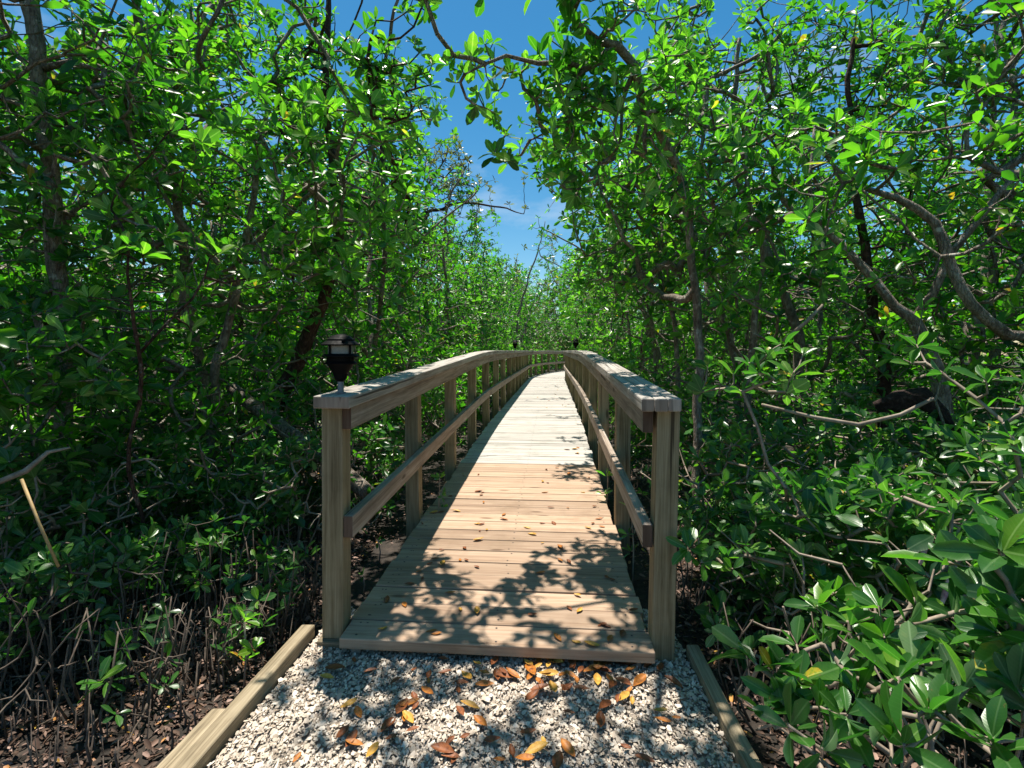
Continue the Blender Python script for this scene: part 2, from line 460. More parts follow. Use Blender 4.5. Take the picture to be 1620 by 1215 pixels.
def rosettes(P, A, L, rng, lod=1, k=8, spread=(28, 88), drop=0.15, tone=0.5, tvar=0.3, yellow=0.006, drooping=0.12):
    """whorls of k leaves at tips P with twig directions A -> verts, faces, tone"""
    n = len(P)
    A = unit(A)
    ref = np.where(np.abs(A[:, 2:3]) < .9, np.array([[0, 0, 1.]]), np.array([[1., 0, 0]]))
    T = unit(np.cross(A, ref))
    B = np.cross(A, T)
    j = np.arange(k)[None]
    az = 2.39996 * j + rng.uniform(0, 6.28, (n, 1)) + rng.normal(0, .25, (n, k))
    el = np.radians(spread[0] + (spread[1] - spread[0]) * ((j + .5) / k) ** .8 + rng.normal(0, 11, (n, k)))
    rad = np.cos(az)[..., None] * T[:, None] + np.sin(az)[..., None] * B[:, None]
    d = np.cos(el)[..., None] * A[:, None] + np.sin(el)[..., None] * rad
    nr = A[:, None] - (A[:, None] * d).sum(-1, keepdims=True) * d
    nr = unit(nr)
    sd = np.cross(nr, d)
    roll = rng.normal(0, .38, (n, k))[..., None]
    nr, sd = np.cos(roll) * nr + np.sin(roll) * sd, np.cos(roll) * sd - np.sin(roll) * nr
    wid0 = rng.uniform(.85, 1.2)
    Ls = np.broadcast_to(np.asarray(L).reshape(-1, 1), (n, 1)) * rng.uniform(.5, 1.12, (n, k)) * (0.72 + .28 * (j + 1) / k)
    pos = P[:, None] + d * .006 - A[:, None] * rng.uniform(0, .25, (n, k, 1)) * Ls[..., None]
    tn = np.asarray(tone).reshape(-1, 1) + rng.normal(0, tvar * .5, (n, k)) + .12 * (1 - j / k)
    tn = np.clip(tn, 0.02, .9)
    tn = np.where(rng.random((n, k)) < yellow, rng.uniform(.95, 1.0, (n, k)), tn)
    keep = rng.random((n, k)) > drop
    d, nr, sd, Ls, pos, tn = d[keep], nr[keep], sd[keep], Ls[keep], pos[keep], tn[keep]
    tv, tf = TEMPL[lod]
    x, y = tv[:, 0][None, :, None], tv[:, 1][None, :, None]
    m = len(d)
    fold = rng.uniform(.15, .55, (m, 1, 1))
    dr = rng.normal(drooping, .10, (m, 1, 1))
    wid = rng.uniform(.78, 1.2, (m, 1, 1))
    l = Ls[:, None, None]
    V = pos[:, None] + l * (x * d[:, None] + y * wid * sd[:, None] + (np.abs(y) * fold - dr * x * x) * nr[:, None])
    nv = len(tv)
    off = (np.arange(m) * nv)
    faces = [(f[None] + off[:, None, None]).reshape(-1, f.shape[1]) for f in tf]
    return V.reshape(-1, 3), faces, np.repeat(tn, nv)


def merge(parts):
    V, Fc, T, o = [], {}, [], 0
    for v, fs, t in parts:
        V.append(v)
        T.append(t)
        for f in fs:
            Fc.setdefault(f.shape[1], []).append(f + o)
        o += len(v)
    return np.concatenate(V), [np.concatenate(x) for x in Fc.values()], np.concatenate(T)


# ------------------------------------------------------------------ branching
def smooth_line(pts, step=0.10):
    """Catmull-Rom through [(Vector, r)], resampled"""
    P = [Vector(p) for p, r in pts]
    R = [r for p, r in pts]
    out = []
    for i in range(len(P) - 1):
        a, b, c, d = P[max(i - 1, 0)], P[i], P[i + 1], P[min(i + 2, len(P) - 1)]
        n = max(1, int((c - b).length / step))
        for k in range(n):
            t = k / n
            q = 0.5 * ((2 * b) + (c - a) * t + (2 * a - 5 * b + 4 * c - d) * t * t + (3 * b - a - 3 * c + d) * t ** 3)
            out.append((q, R[i] + (R[i + 1] - R[i]) * t))
    out.append((P[-1], R[-1]))
    return out


def grow(limbs, tips, rng, tipr=0.0028, seg=0.15, wander=0.22):
    """joins every tip to the nearest wood; returns limb lines, twig edges and the direction of every tip"""
    cap = 200 + sum(len(l) for l in limbs) + len(tips) * 14
    pos = np.zeros((cap, 3))
    par = np.full(cap, -1)
    rs = np.full(cap, np.inf)
    n = 0
    for l in limbs:
        first = n
        for i, (p, r) in enumerate(l):
            pos[n] = p
            rs[n] = r
            if i:
                par[n] = n - 1
            elif first:
                par[n] = int(((pos[:first] - pos[n]) ** 2).sum(1).argmin())
            n += 1
    nl = n
    tips = np.asarray(tips)
    if len(tips) == 0:
        return pos[:n], par[:n], rs[:n], nl, np.zeros((0, 3))
    d0 = np.array([np.sqrt(((pos[:nl] - t) ** 2).sum(1)).min() for t in tips])
    order = np.argsort(d0 + rng.uniform(0, .35, len(tips)))
    dirs = np.zeros((len(tips), 3))
    for ti in order:
        t = tips[ti]
        df = t - pos[:n]
        dd = np.sqrt((df ** 2).sum(1))
        cost = dd + 0.35 * np.maximum(0, -df[:, 2]) + np.where(np.arange(n) < nl, 0, .02)
        i = int(cost.argmin())
        a = pos[i].copy()
        L = dd[i]
        k = max(2, int(L / seg) + 1)
        side = rng.normal(0, 1, 3)
        bow = side * L * wander * .5 + np.array([0, 0, -L * .12])
        j = i
        for q in range(1, k + 1):
            u = q / k
            p = a + (t - a) * u + bow * (4 * u * (1 - u)) * .6
            if q < k:
                p = p + rng.normal(0, .005 + L * .008, 3)
            pos[n] = p
            par[n] = j
            j = n
            n += 1
        dirs[ti] = (pos[n - 1] - pos[n - 2])
    return pos[:n], par[:n], rs[:n], nl, unit(dirs)


def wood_mesh(name, limbs, pos, par, rs, nl, m, tipr, sides=4, limb_sides=11, wob=.25, rmax=.03):
    n = len(pos)
    cnt = np.ones(n)
    for i in range(n - 1, 0, -1):
        if i >= nl and par[i] >= 0:
            cnt[par[i]] += cnt[i]
    rad = np.minimum(tipr * cnt ** 0.42, rmax)
    mb = MB()
    for l in limbs:
        mb.tube([p for p, r in l], [r for p, r in l], n=limb_sides, wob=wob)
    V0 = np.array(mb.v) if mb.v else np.zeros((0, 3))
    quads, ng = [], []
    for f in mb.f:
        (quads if len(f) == 4 else ng).append(f)
    faces = []
    if quads: faces.append(np.array(quads))
    if ng: faces.append(np.array(ng))
    e = np.arange(nl, n)
    if len(e):
        p0, p1 = pos[par[e]], pos[e]
        r1 = rad[e]
        r0 = np.where(par[e] >= nl, np.minimum(rad[par[e]], r1 * 1.5), r1 * 1.25)
        d = unit(p1 - p0)
        ref = np.where(np.abs(d[:, 2:3]) < .9, np.array([[0, 0, 1.]]), np.array([[1., 0, 0]]))
        x = unit(np.cross(d, ref))
        y = np.cross(d, x)
        a = np.arange(sides) * 2 * np.pi / sides
        off = np.cos(a)[None, :, None] * x[:, None] + np.sin(a)[None, :, None] * y[:, None]
        lo = p0[:, None] + off * r0[:, None, None] - (d * r0[:, None] * .3)[:, None]
        hi = p1[:, None] + off * r1[:, None, None]
        V = np.concatenate([lo, hi], 1).reshape(-1, 3)
        k = np.arange(sides)
        q = np.stack([k, (k + 1) % sides, (k + 1) % sides + sides, k + sides], 1)
        fq = (q[None] + (np.arange(len(e)) * 2 * sides)[:, None, None]).reshape(-1, 4) + len(V0)
        V0 = np.concatenate([V0, V])
        faces.append(fq)
    return np_mesh(name, V0, faces, np.full(len(V0), .5), m, smooth=True)


def lit_deck(P, rng):
    """False for foliage that would shade the parts of the deck that lie in the sun"""
    k = (P[:, 2] - .15)
    Q = P - np.stack([k * SUN.x / SUN.z, k * SUN.y / SUN.z, k], 1)
    s, t = st_of(Q)
    on = (np.abs(t) < .60) & (s > -.05) & (P[:, 2] > 1.2)
    ok = np.zeros(len(P), bool)
    ok |= (s < 1.0) & (t < -.30 + .18 * np.sin(s * 5))            # along the left edge at the front
    ok |= (s < .95) & (t > -.10 + .30 * s * (s > .45))              # the big clump at the front right
    ok |= (s < .40)
    ok |= (s > .9) & (s < 1.35) & (t > .30)
    for a, b, r in ((2.45, .50, .30), (3.75, .52, .22), (4.7, .15, .22), (5.5, .40, .25), (8.3, .3, .3), (11.5, 0, .5), (14, .1, .5)):
        ok |= ((s - a) ** 2 + (t - b) ** 2) < r * r
    return ~on | ok | (rng.random(len(P)) < .02)


def sun_gaps(P):
    """False where a chance gap in the canopy lets a shaft of sun down to the undergrowth"""
    k = P[:, 2]
    X, Y = P[:, 0] - k * SUN.x / SUN.z, P[:, 1] - k * SUN.y / SUN.z
    nz = np.array([noise.noise(Vector((a * 1.55, b * 1.55, 2.7))) + .35 * noise.noise(Vector((a * 4.1, b * 4.1, 9.1))) for a, b in zip(X, Y)])
    return ~((nz > .17) & (P[:, 2] > 1.15) & (P[:, 1] < 10))


def corridor(P, rng, loose=0.0):
    """True where foliage may grow: the boardwalk and the slab of air the sun reaches it through stay clear"""
    s, t = st_of(P)
    z = P[:, 2]
    ok = np.ones(len(P), bool)
    body = (np.abs(t) < 0.80 + .10 * rng.random(len(P))) & (z < 1.75) & (s > -.2)
    body |= (np.abs(t) < 0.75) & (z < 2.6) & (s < 0)
    ts = t + 0.10 * z
    nz = np.array([noise.noise(Vector(p) * .8) for p in P])
    half = .70 + .16 * rng.normal(0, 1, len(P)) * .5 - np.where(nz > .42, .55, 0) * (ts > 0)
    slab = (np.abs(ts) < half) & (s > 2.4) & (z >= 1.0)
    ok &= ~body & ~slab
    return ok


def crown_tips(base, R, z0, z1, n, rng, thin=3.4, thr=-.12, freq=1.25, lean=(0, 0)):
    """points in the uneven volume of a crown"""
    out = []
    m = int(n * 3.4)
    z = rng.uniform(z0, z1, m)
    u = (z - z0) / (z1 - z0)
    prof = R * (0.62 + .55 * np.sin(np.pi * np.clip(u * .9 + .12, 0, 1)))
    r = prof * rng.random(m) ** .42
    a = rng.uniform(0, 2 * np.pi, m)
    P = np.stack([base[0] + lean[0] * z + r * np.cos(a), base[1] + lean[1] * z + r * np.sin(a), z], 1)
    nz = np.array([noise.noise(Vector(p) * freq) + .5 * noise.noise(Vector(p) * freq * 2.3) for p in P])
    x = np.clip((z - thin) / 3.0, 0, 1)
    nb = np.array([noise.noise(Vector(p) * .62 + Vector((31, 7, 3))) for p in P])
    keep = (nz > thr + .38 * x) & (rng.random(m) > .55 * x) & (nb > -.11 + .10 * x)
    P = P[keep][:n]
    return P


STATS = {'tips': 0, 'leaves': 0}


def make_plant(name, base, limbs, tips, rng, label, cat, group, leafm, barkm, L=.10, lod=1, k=8, tipr=.0028, tone=.45, tvar=.50,
               wname='trunk', fname='crown', up=.55, yellow=.010, sides=4, spread=(28, 88), drop=.15, cull=True, wob=.25, rmax=.03, bare=None):
    tips = np.asarray(tips).reshape(-1, 3)
    if cull and len(tips):
        tips = tips[corridor(tips, rng)]
        tips = tips[sun_gaps(tips)]
    if len(tips):
        tips = tips[lit_deck(tips, rng)]
    base = Vector(base)
    nt_ = len(tips)
    if bare is not None and len(bare):
        bare = bare[corridor(bare, rng)]
        ref = np.concatenate([tips] + [np.array([tuple(p) for p, r in l]) for l in limbs])
        dm = np.array([np.sqrt(((ref - q) ** 2).sum(1)).min() for q in bare])
        bare = bare[dm < .26]
        pos, par, rs, nl, dirs = grow(limbs, np.concatenate([tips, bare]), rng, tipr, wander=.3)
        dirs = dirs[:nt_]
    else:
        pos, par, rs, nl, dirs = grow(limbs, tips, rng, tipr)
    root = thing(name, base, label, cat, group)
    b = np.array(base)
    lm = [[(p - base, r) for p, r in l] for l in limbs]
    me = wood_mesh(wname, lm, pos - b, par, rs, nl, barkm, tipr, sides=sides, wob=wob, rmax=rmax)
    link(wname, me, root)
    if len(tips):
        A = unit(dirs * .7 + np.array([0, 0, up]) + rng.normal(0, .28, dirs.shape))
        tn = tone + .07 + .16 * np.array([noise.noise(Vector(p) * 2.1) for p in tips])
        parts = rosettes(tips - b, A, L * rng.uniform(.8, 1.2, len(tips)), rng, lod=lod, k=k, tone=tn, tvar=tvar, yellow=yellow, spread=spread, drop=drop)
        bl = None
        if lod == 0:
            tv = TEMPL[0][0]
            bl = np.tile(np.concatenate([tv, np.zeros((len(tv), 1))], 1), (len(parts[0]) // len(tv), 1))
        me = np_mesh(fname, parts[0], parts[1], parts[2], leafm, smooth=(lod == 0), blade=bl)
        link(fname, me, root)
        STATS['tips'] += len(tips)
        STATS['leaves'] += len(parts[0]) // len(TEMPL[lod][0])
    return root


GZ = -0.06


def ground_z(x, y):
    return GZ + .05 * noise.noise(Vector((x * .6, y * .6, 3))) + .015 * noise.noise(Vector((x * 2.3, y * 2.3, 8)))


# ================================================================== SETTING
def build_ground():
    xs = np.concatenate([[-150, -80, -40, -22], np.arange(-14, 14.01, .25), [22, 40, 80, 150]])
    ys = np.concatenate([[-150, -60, -20], np.arange(-6, 16.01, .25), np.arange(17, 50, 1.0), [60, 90, 150]])
    X, Y = np.meshgrid(xs, ys)
    V = np.array([(x, y, ground_z(x, y) if abs(x) < 20 else GZ) for x, y in zip(X.ravel(), Y.ravel())])
    nx, ny = len(xs), len(ys)
    i, j = np.meshgrid(np.arange(nx - 1), np.arange(ny - 1))
    a = (j * nx + i).ravel()
    me = np_mesh('ground', V, [np.stack([a, a + 1, a + nx + 1, a + nx], 1)], np.full(len(V), .5), MUD, smooth=True)
    tag(link('ground', me), kind='structure')


build_ground()

# the shell path between its edgings, a low crowned bed
EL = [Vector((-.845, 2.20)), Vector((-.895, 1.55)), Vector((-.98, .4)), Vector((-1.10, -3.5))]
ER = [Vector((.700, 2.06)), Vector((.668, 1.55)), Vector((.64, .4)), Vector((.62, -3.5))]


def edge_x(line, y):
    for a, b in zip(line, line[1:]):
        if b.y <= y <= a.y:
            return a.x + (b.x - a.x) * (a.y - y) / (a.y - b.y)
    return line[0].x if y > line[0].y else line[-1].x


def build_path():
    ys = np.arange(-3.5, 2.46, .04)
    V, nx = [], 40
    for y in ys:
        xl, xr = edge_x(EL, y) + .01, edge_x(ER, y) - .01
        for i in range(nx):
            x = xl + (xr - xl) * i / (nx - 1)
            z = .006 + .010 * noise.noise(Vector((x * 5, y * 5, 1))) + .006 * noise.noise(Vector((x * 17, y * 17, 4)))
            V.append((x, y, z))
    V = np.array(V)
    ny = len(ys)
    i, j = np.meshgrid(np.arange(nx - 1), np.arange(ny - 1))
    a = (j * nx + i).ravel()
    me = np_mesh('path', V, [np.stack([a, a + 1, a + nx + 1, a + nx], 1)], np.full(len(V), .5), PATHM, smooth=True)
    tag(link('path', me), kind='structure')
    # loose shell flakes
    rng = RNG
    n = 46000
    y = np.where(rng.random(n) < .85, rng.uniform(1.05, 2.42, n), rng.uniform(-1.5, 1.05, n))
    u = rng.random(n)
    xl = np.array([edge_x(EL, q) for q in y]) + .015
    xr = np.array([edge_x(ER, q) for q in y]) - .004
    x = xl + (xr - xl) * u
    z = np.array([.010 + .010 * noise.noise(Vector((a * 5, b * 5, 1))) + .006 * noise.noise(Vector((a * 17, b * 17, 4))) for a, b in zip(x, y)])
    sz = np.minimum(rng.gamma(1.5, .0029, n) + .0018, .0145)
    ang = rng.uniform(0, 6.28, (n, 1)) + np.arange(6) * 1.047 + rng.normal(0, .22, (n, 6))
    rr = sz[:, None] * rng.uniform(.55, 1.15, (n, 6))
    nrm = unit(np.stack([rng.normal(0, .32, n), rng.normal(0, .32, n), np.ones(n)], 1))
    ref = np.tile([[1., 0, 0]], (n, 1))
    tx = unit(np.cross(nrm, ref))
    ty = np.cross(nrm, tx)
    c = np.stack([x, y, z + rng.uniform(.001, .010, n)], 1)
    asp = rng.uniform(.5, 1, (n, 1))
    ring = c[:, None] + (rr * np.cos(ang))[..., None] * tx[:, None] + (rr * np.sin(ang) * asp)[..., None] * ty[:, None]
    top = c + nrm * sz[:, None] * .15
    V = np.concatenate([ring, top[:, None]], 1).reshape(-1, 3)
    k = np.arange(6)
    tri = np.stack([k, (k + 1) % 6, np.full(6, 6)], 1)
    f = (tri[None] + (np.arange(n) * 7)[:, None, None]).reshape(-1, 3)
    t = np.repeat(np.clip(rng.beta(2.2, 1.6, n), 0.02, .98), 7)
    me = np_mesh('crushed_shells', V, [f], t, SHELL)
    tag(link('crushed_shells', me), 'crushed white shells covering the path in front of the boardwalk', 'shells', kind='stuff')


build_path()

# sky
w = bpy.data.worlds.new('World')
bpy.context.scene.world = w
w.use_nodes = True
nt = w.node_tree
nt.nodes.clear()
sky = N(nt, 'ShaderNodeTexSky', sky_type='NISHITA', sun_disc=False)
elev = math.asin(SUN.z)
az = math.atan2(SUN.x, SUN.y)
sky.sun_elevation = elev
sky.sun_rotation = az
sky.altitude = 0
sky.air_density = 1.0
sky.dust_density = 0.3
sky.ozone_density = 1.0
hs = N(nt, 'ShaderNodeHueSaturation', {'Hue': .487, 'Saturation': 1.42, 'Value': 1.0, 'Color': sky.outputs[0]})
tc = N(nt, 'ShaderNodeTexCoord')
cm = N(nt, 'ShaderNodeMapping', {'Vector': tc.outputs['Generated'], 'Scale': (1, 1, 2.4)})
cn = N(nt, 'ShaderNodeTexNoise', {'Vector': cm.outputs[0], 'Scale': 2.6, 'Detail': 7.0, 'Roughness': .6})
cf = N(nt, 'ShaderNodeMapRange', {0: cn.outputs[0], 1: .54, 2: .80, 3: 0.0, 4: .55})
cl = N(nt, 'ShaderNodeMix', {0: cf.outputs[0], 6: hs.outputs[0], 7: (7.0, 7.3, 7.8, 1)}, data_type='RGBA')
bg = N(nt, 'ShaderNodeBackground', {'Color': cl.outputs[2], 'Strength': 0.082})
wo = N(nt, 'ShaderNodeOutputWorld', {'Surface': bg.outputs[0]})

sl = bpy.data.lights.new('sun', 'SUN')
sl.energy = 5.0
sl.angle = math.radians(0.53)
sl.color = (1.0, .94, .84)
so = bpy.data.objects.new('sun', sl)
C.objects.link(so)
so.rotation_euler = SUN.to_track_quat('Z', 'Y').to_euler()

# camera
cd = bpy.data.cameras.new('camera')
cam = bpy.data.objects.new('camera', cd)
C.objects.link(cam)
cam.location = (0, 0, EYE)
cam.rotation_euler = (math.radians(90), 0, 0)
cd.sensor_width = 36
cd.lens = 36 * F / 1620
cd.shift_y = -(607.5 - HY) / 1620
cd.clip_start = .05
cd.clip_end = 400
sc = bpy.context.scene
sc.camera = cam
sc.view_settings.view_transform = 'Standard'
sc.view_settings.look = 'None'
sc.view_settings.exposure = 0.74
sc.view_settings.gamma = 1
sc.cycles.max_bounces = 8
sc.cycles.diffuse_bounces = 4
sc.cycles.transmission_bounces = 4
sc.cycles.glossy_bounces = 2
sc.cycles.sample_clamp_indirect = 6
sc.cycles.use_denoising = True
sc.cycles.denoiser = 'OPENIMAGEDENOISE'
sc.cycles.caustics_reflective = False
sc.cycles.caustics_refractive = False

# ================================================================== BOARDWALK
walk = thing('boardwalk', bw(0, 0, -DECK0), 'wooden boardwalk with two railings rising and curving away through the mangroves', 'boardwalk')
WO = walk.location.copy()
Z = Vector((0, 0, 1))


def ring(s, t0, t1, h0, h1):
    return [bw(s, t0, h0), bw(s, t1, h0), bw(s, t1, h1), bw(s, t0, h1)]


def long_board(mb, s0, s1, t0, t1, h0, h1, tone, step=.3, mi=0, jit=0.0, ends=None):
    n = max(1, int(round((s1 - s0) / step)))
    dt, dh = random.uniform(-jit, jit), random.uniform(-jit, jit)
    mb.sweep([ring(s0 + (s1 - s0) * i / n, t0 + dt, t1 + dt, h0 + dh, h1 + dh) for i in range(n + 1)], tone, mi, ends)


# deck: 19 newer tan planks, then weathered ones
mb = MB()
PITCH, s, i = .1425, 0.0, 0
while s < SEND:
    old = i >= 19
    wd = PITCH - random.uniform(.005, .009)
    a, b = random.uniform(-.010, .010), random.uniform(-.010, .010)
    if i == 0: a = b = .004
    tone = random.uniform(.25, .8)
    h = random.uniform(-.0025, .0025)
    mb.sweep([[bw(s, -.62 + a, -.042 + h), bw(s + wd, -.62 + a, -.042 + h), bw(s + wd, -.62 + a, h), bw(s, -.62 + a, h)],
              [bw(s, .62 + b, -.042 + h), bw(s + wd, .62 + b, -.042 + h), bw(s + wd, .62 + b, h), bw(s, .62 + b, h)]][::1], tone, 1 if old else 0)
    if i < 45:
        for t in (-.56, -.545, 0.0, .55):
            for q in (.03, .11):
                mb.disc(bw(s + q + random.uniform(-.006, .006), t + random.uniform(-.012, .012), h + .0012), .0048, mi=2)
    s += PITCH
    i += 1
mb.build('deck', [NEWDECK, OLDDECK, NAIL], walk, bevel=.004, origin=WO)
# joists under the deck edges and the sill at the front
for t in (-.575, .535):
    mb = MB()
    long_board(mb, .02, SEND, t, t + .04, -.22, -.046, .3, step=.5)
    mb.build('joist', RAILWOOD, walk, origin=WO)
mb = MB()
mb.sweep([[bw(.045, -.73, -.082 - .02), bw(.14, -.73, -.102), bw(.14, -.73, -.046), bw(.045, -.73, -.046)],
          [bw(.045, .60, -.102), bw(.14, .60, -.102), bw(.14, .60, -.046), bw(.045, .60, -.046)]], .2)
mb.build('sill', EDGEWOOD, walk, bevel=.004, origin=WO)
# posts
NP = 29
post_s = [.065 + .0445 + 1.2 * i for i in range(NP)]
for side in (-1, 1):
    for i, ps in enumerate(post_s):
        mb = MB()
        hw = .0445
        tc = side * (.628 + hw)
        lean_t = side * (.022 if i == 0 and side > 0 else random.uniform(-.006, .012))
        lean_s = random.uniform(-.01, .01)
        zb = -.30 if i else (-.046 if side < 0 else -.09)
        rings = []
        for h in (zb, .25, .6, .913):
            dt = lean_t * (h - .25)
            ds = lean_s * h
            rings.append([bw(ps - hw + ds, tc - hw + dt, h) * 1.0, bw(ps - hw + ds, tc + hw + dt, h), bw(ps + hw + ds, tc + hw + dt, h), bw(ps + hw + ds, tc - hw + dt, h)])
        for r_ in rings:                                  # a plumb post: level cuts
            zz = sum(p.z for p in r_) / 4
            for p in r_: p.z = zz
        mb.sweep(rings[:-1] + [rings[-1]], random.uniform(.25, .85))
        mb.build('post', POSTWOOD, walk, bevel=.004, origin=WO)
# cap, beam and middle rail of each railing, in lengths that butt at posts
for side in (-1, 1):
    cap, beam, rail = MB(), MB(), MB()
    s = -.005
    k = 0
    while s < post_s[-1]:
        e = min(post_s[min(len(post_s) - 1, int((s + 2.5) / 1.2) + 0)] , post_s[-1] + .05)
        if e <= s + .3: e = s + 1.2
        a, b = sorted((side * .572, side * .722))
        tone = random.uniform(.3, .75)
        if side > 0:                                     # this cap is made of narrow strips laid side by side
            for j in range(3):
                q0, q1 = a + (b - a) * j / 3 + .0012, a + (b - a) * (j + 1) / 3 - .0012
                long_board(cap, s, e - .004, q0, q1, .9165, .966, tone + random.uniform(-.2, .2), jit=.0025, ends=1)
        else:
            long_board(cap, s, e - .004, a, b, .9165, .966, tone, jit=.002, ends=1)
        s = e
    s = .055
    while s < post_s[-1]:
        e = s + random.choice((2.4, 3.6)) if s > .1 else post_s[3]
        e = min(e, post_s[-1] + .05)
        a, b = sorted((side * .586, side * .6265))
        long_board(beam, s, e - .004, a, b, .823, .9145, random.uniform(.3, .7), jit=.002, ends=1)
        a, b = sorted((side * .586, side * .6265))
        long_board(rail, s + (.012 if s < .1 else 0), e - .004, a, b, .372, .463, random.uniform(.35, .75), jit=.002, ends=1)
        s = e
    cap.build('cap_rail', [CAPWOOD, RAILWOOD], walk, bevel=.005, origin=WO)
    beam.build('rail_beam', [RAILWOOD, ENDWOOD], walk, bevel=.004, origin=WO)
    rail.build('middle_rail', [RAILWOOD, ENDWOOD], walk, bevel=.005, origin=WO)

# edging timbers of the path
for nm, line, h, wd, lab in (('l', EL, .056, .058, 'weathered split timber edging the shell path on the side of the black lamp'),
                             ('r', ER, .050, .050, 'weathered timber edging the shell path beside the lampless end post')):
    mb = MB()
    sg = -1 if nm == 'l' else 1
    rings = []
    pts = line
    for j, p in enumerate(pts):
        o = wd if sg > 0 else -wd
        z = ground_z(p.x, p.y) - .02
        rings.append([Vector((p.x, p.y, -.08)), Vector((p.x + o, p.y, -.08)), Vector((p.x + o, p.y, h)), Vector((p.x, p.y, h))])
    if sg < 0:
        rings = [[r[1], r[0], r[3], r[2]] for r in rings]
    mb.sweep(rings[::-1], .6)
    o = mb.build('path_edging', EDGEWOOD, None, bevel=.006, origin=(line[0].x, line[0].y, 0))
    o.location = (line[0].x, line[0].y, 0)
    tag(o, lab, 'edging')
    if sg < 0:      # a second, shorter piece lies against it
        mb = MB()
        a, b = Vector((-.935, 1.70)), Vector((-1.03, .6))
        mb.sweep([[Vector((p.x - .06, p.y, -.08)), Vector((p.x - .004, p.y, -.08)), Vector((p.x - .004, p.y, .045)), Vector((p.x - .06, p.y, .045))] for p in (b, a)], .75)
        o = mb.build('path_edging', EDGEWOOD, None, bevel=.006, origin=(a.x, a.y, 0))
        o.location = (a.x, a.y, 0)
        tag(o, 'short timber offcut lying against the outside of the split path edging', 'edging')


# ------------------------------------------------------------------ lamps
def make_lamp(loc, label):
    t = thing('post_lamp', loc, label, 'lamp', 'lamps on the railings')
    mb = MB(); mb.lathe([(.022, 0), (.022, .006), (.0125, .008), (.0125, .062)], 16); mb.build('stem', STEEL, t, smooth=False)
    mb = MB(); mb.lathe([(.014, .050), (.024, .060), (.030, .082), (.046, .108), (.055, .124), (.057, .150), (.050, .151)], 28); mb.build('body', BLACK, t)
    for z, r in ((.128, .066), (.158, .076)):
        mb = MB(); mb.lathe([(.052, z - .003), (r, z - .006), (r + .001, z - .002), (r * .86, z + .006), (.050, z + .008)], 32); mb.build('tier_plate', BLACK, t)
    mb = MB(); mb.lathe([(.049, .150), (.051, .153), (.051, .199), (.049, .202)], 28); mb.build('lens', LENS, t, smooth=False)
    for k in range(4):
        a = math.pi / 4 + k * math.pi / 2 + .25
        mb = MB()
        x, y = .056 * math.cos(a), .056 * math.sin(a)
        mb.tube([(x, y, .120), (x, y, .160), (x, y, .206)], [.0045] * 3, 6)
        mb.build('bar', BLACK, t)
    mb = MB(); mb.lathe([(.050, .199), (.078, .200), (.079, .204), (.060, .218), (.056, .219), (.0555, .225), (.036, .240), (.014, .247), (.001, .248)], 32); mb.build('roof', BLACK, t)
    mb = MB(); mb.lathe([(.006, .215), (.008, .219), (.006, .224)], 10, c=(.030, -.058, 0)); mb.build('knob', BLACK, t)
    return t


make_lamp(bw(.085, -.645, .967), 'black tiered lamp with frosted lens on the end post of the railing')
make_lamp(bw(10.0, -.655, .967), 'small black lamp far along the same railing, near the bend')
make_lamp(bw(8.7, .70, .967), 'black lamp half hidden by leaves on the opposite railing')


# ================================================================== FALLEN LEAVES
def dry_leaf_mesh(kind, L, seed):
    r = random.Random(seed)
    curl, cup, tw = r.uniform(.1, .55), r.uniform(.2, .7), r.uniform(-.5, .5)
    v, f = [], []
    st = [(0, .02), (.15, .11), (.38, .20), (.62, .215), (.85, .13), (1.0, .015)]
    for x, wd in st:
        for q in (-1, -.5, 0, .5, 1):
            y = q * wd
            z = curl * (x - .5) ** 2 * .9 + cup * abs(q) ** 1.6 * wd * .9 + tw * (x - .5) * y
            v.append(((x - .5) * L, y * L, z * L + .0015))
    for i in range(5):
        for k in range(4):
            a = i * 5 + k
            f.append((a, a + 1, a + 6, a + 5))
    me = bpy.data.meshes.new('fallen_leaf')
    me.from_pydata(v, [], f)
    me.polygons.foreach_set('use_smooth', [True] * len(f))
    me.materials.append(DRYLEAF[kind])
    mz = min(p[2] for p in v)
    for p in me.vertices: p.co.z -= mz - .001
    return me


DL = [[dry_leaf_mesh(k, L, k * 10 + j) for j, L in enumerate((.075, .085, .065, .095))] for k in range(3)]
LK = ('brown', 'orange', 'yellow')


def drop_leaf(p, kind, where, sc=1.0, tiltx=None):
    o = link('fallen_leaf', random.choice(DL[kind]))
    o.location = p
    o.rotation_euler = (random.uniform(-.15, .15), random.uniform(-.15, .15), random.uniform(0, 6.28))
    o.scale = (sc, sc, sc)
    tag(o, 'dry %s curled leaf fallen on the %s' % (LK[kind], where), 'fallen leaf', '%s leaves on the %s' % (LK[kind], where))


def deck_pt(px, py):
    """where a sighting meets the deck"""
    for i in range(20, 2400):
        d = i * .01
        p = at(px, py, d)
        q = st_of(np.array([[p.x, p.y, p.z]]))
        s_ = float(q[0][0])
        if s_ > -.02 and p.z <= DECK0 + rise(s_) + .002:
            return p, s_, float(q[1][0])
    return None


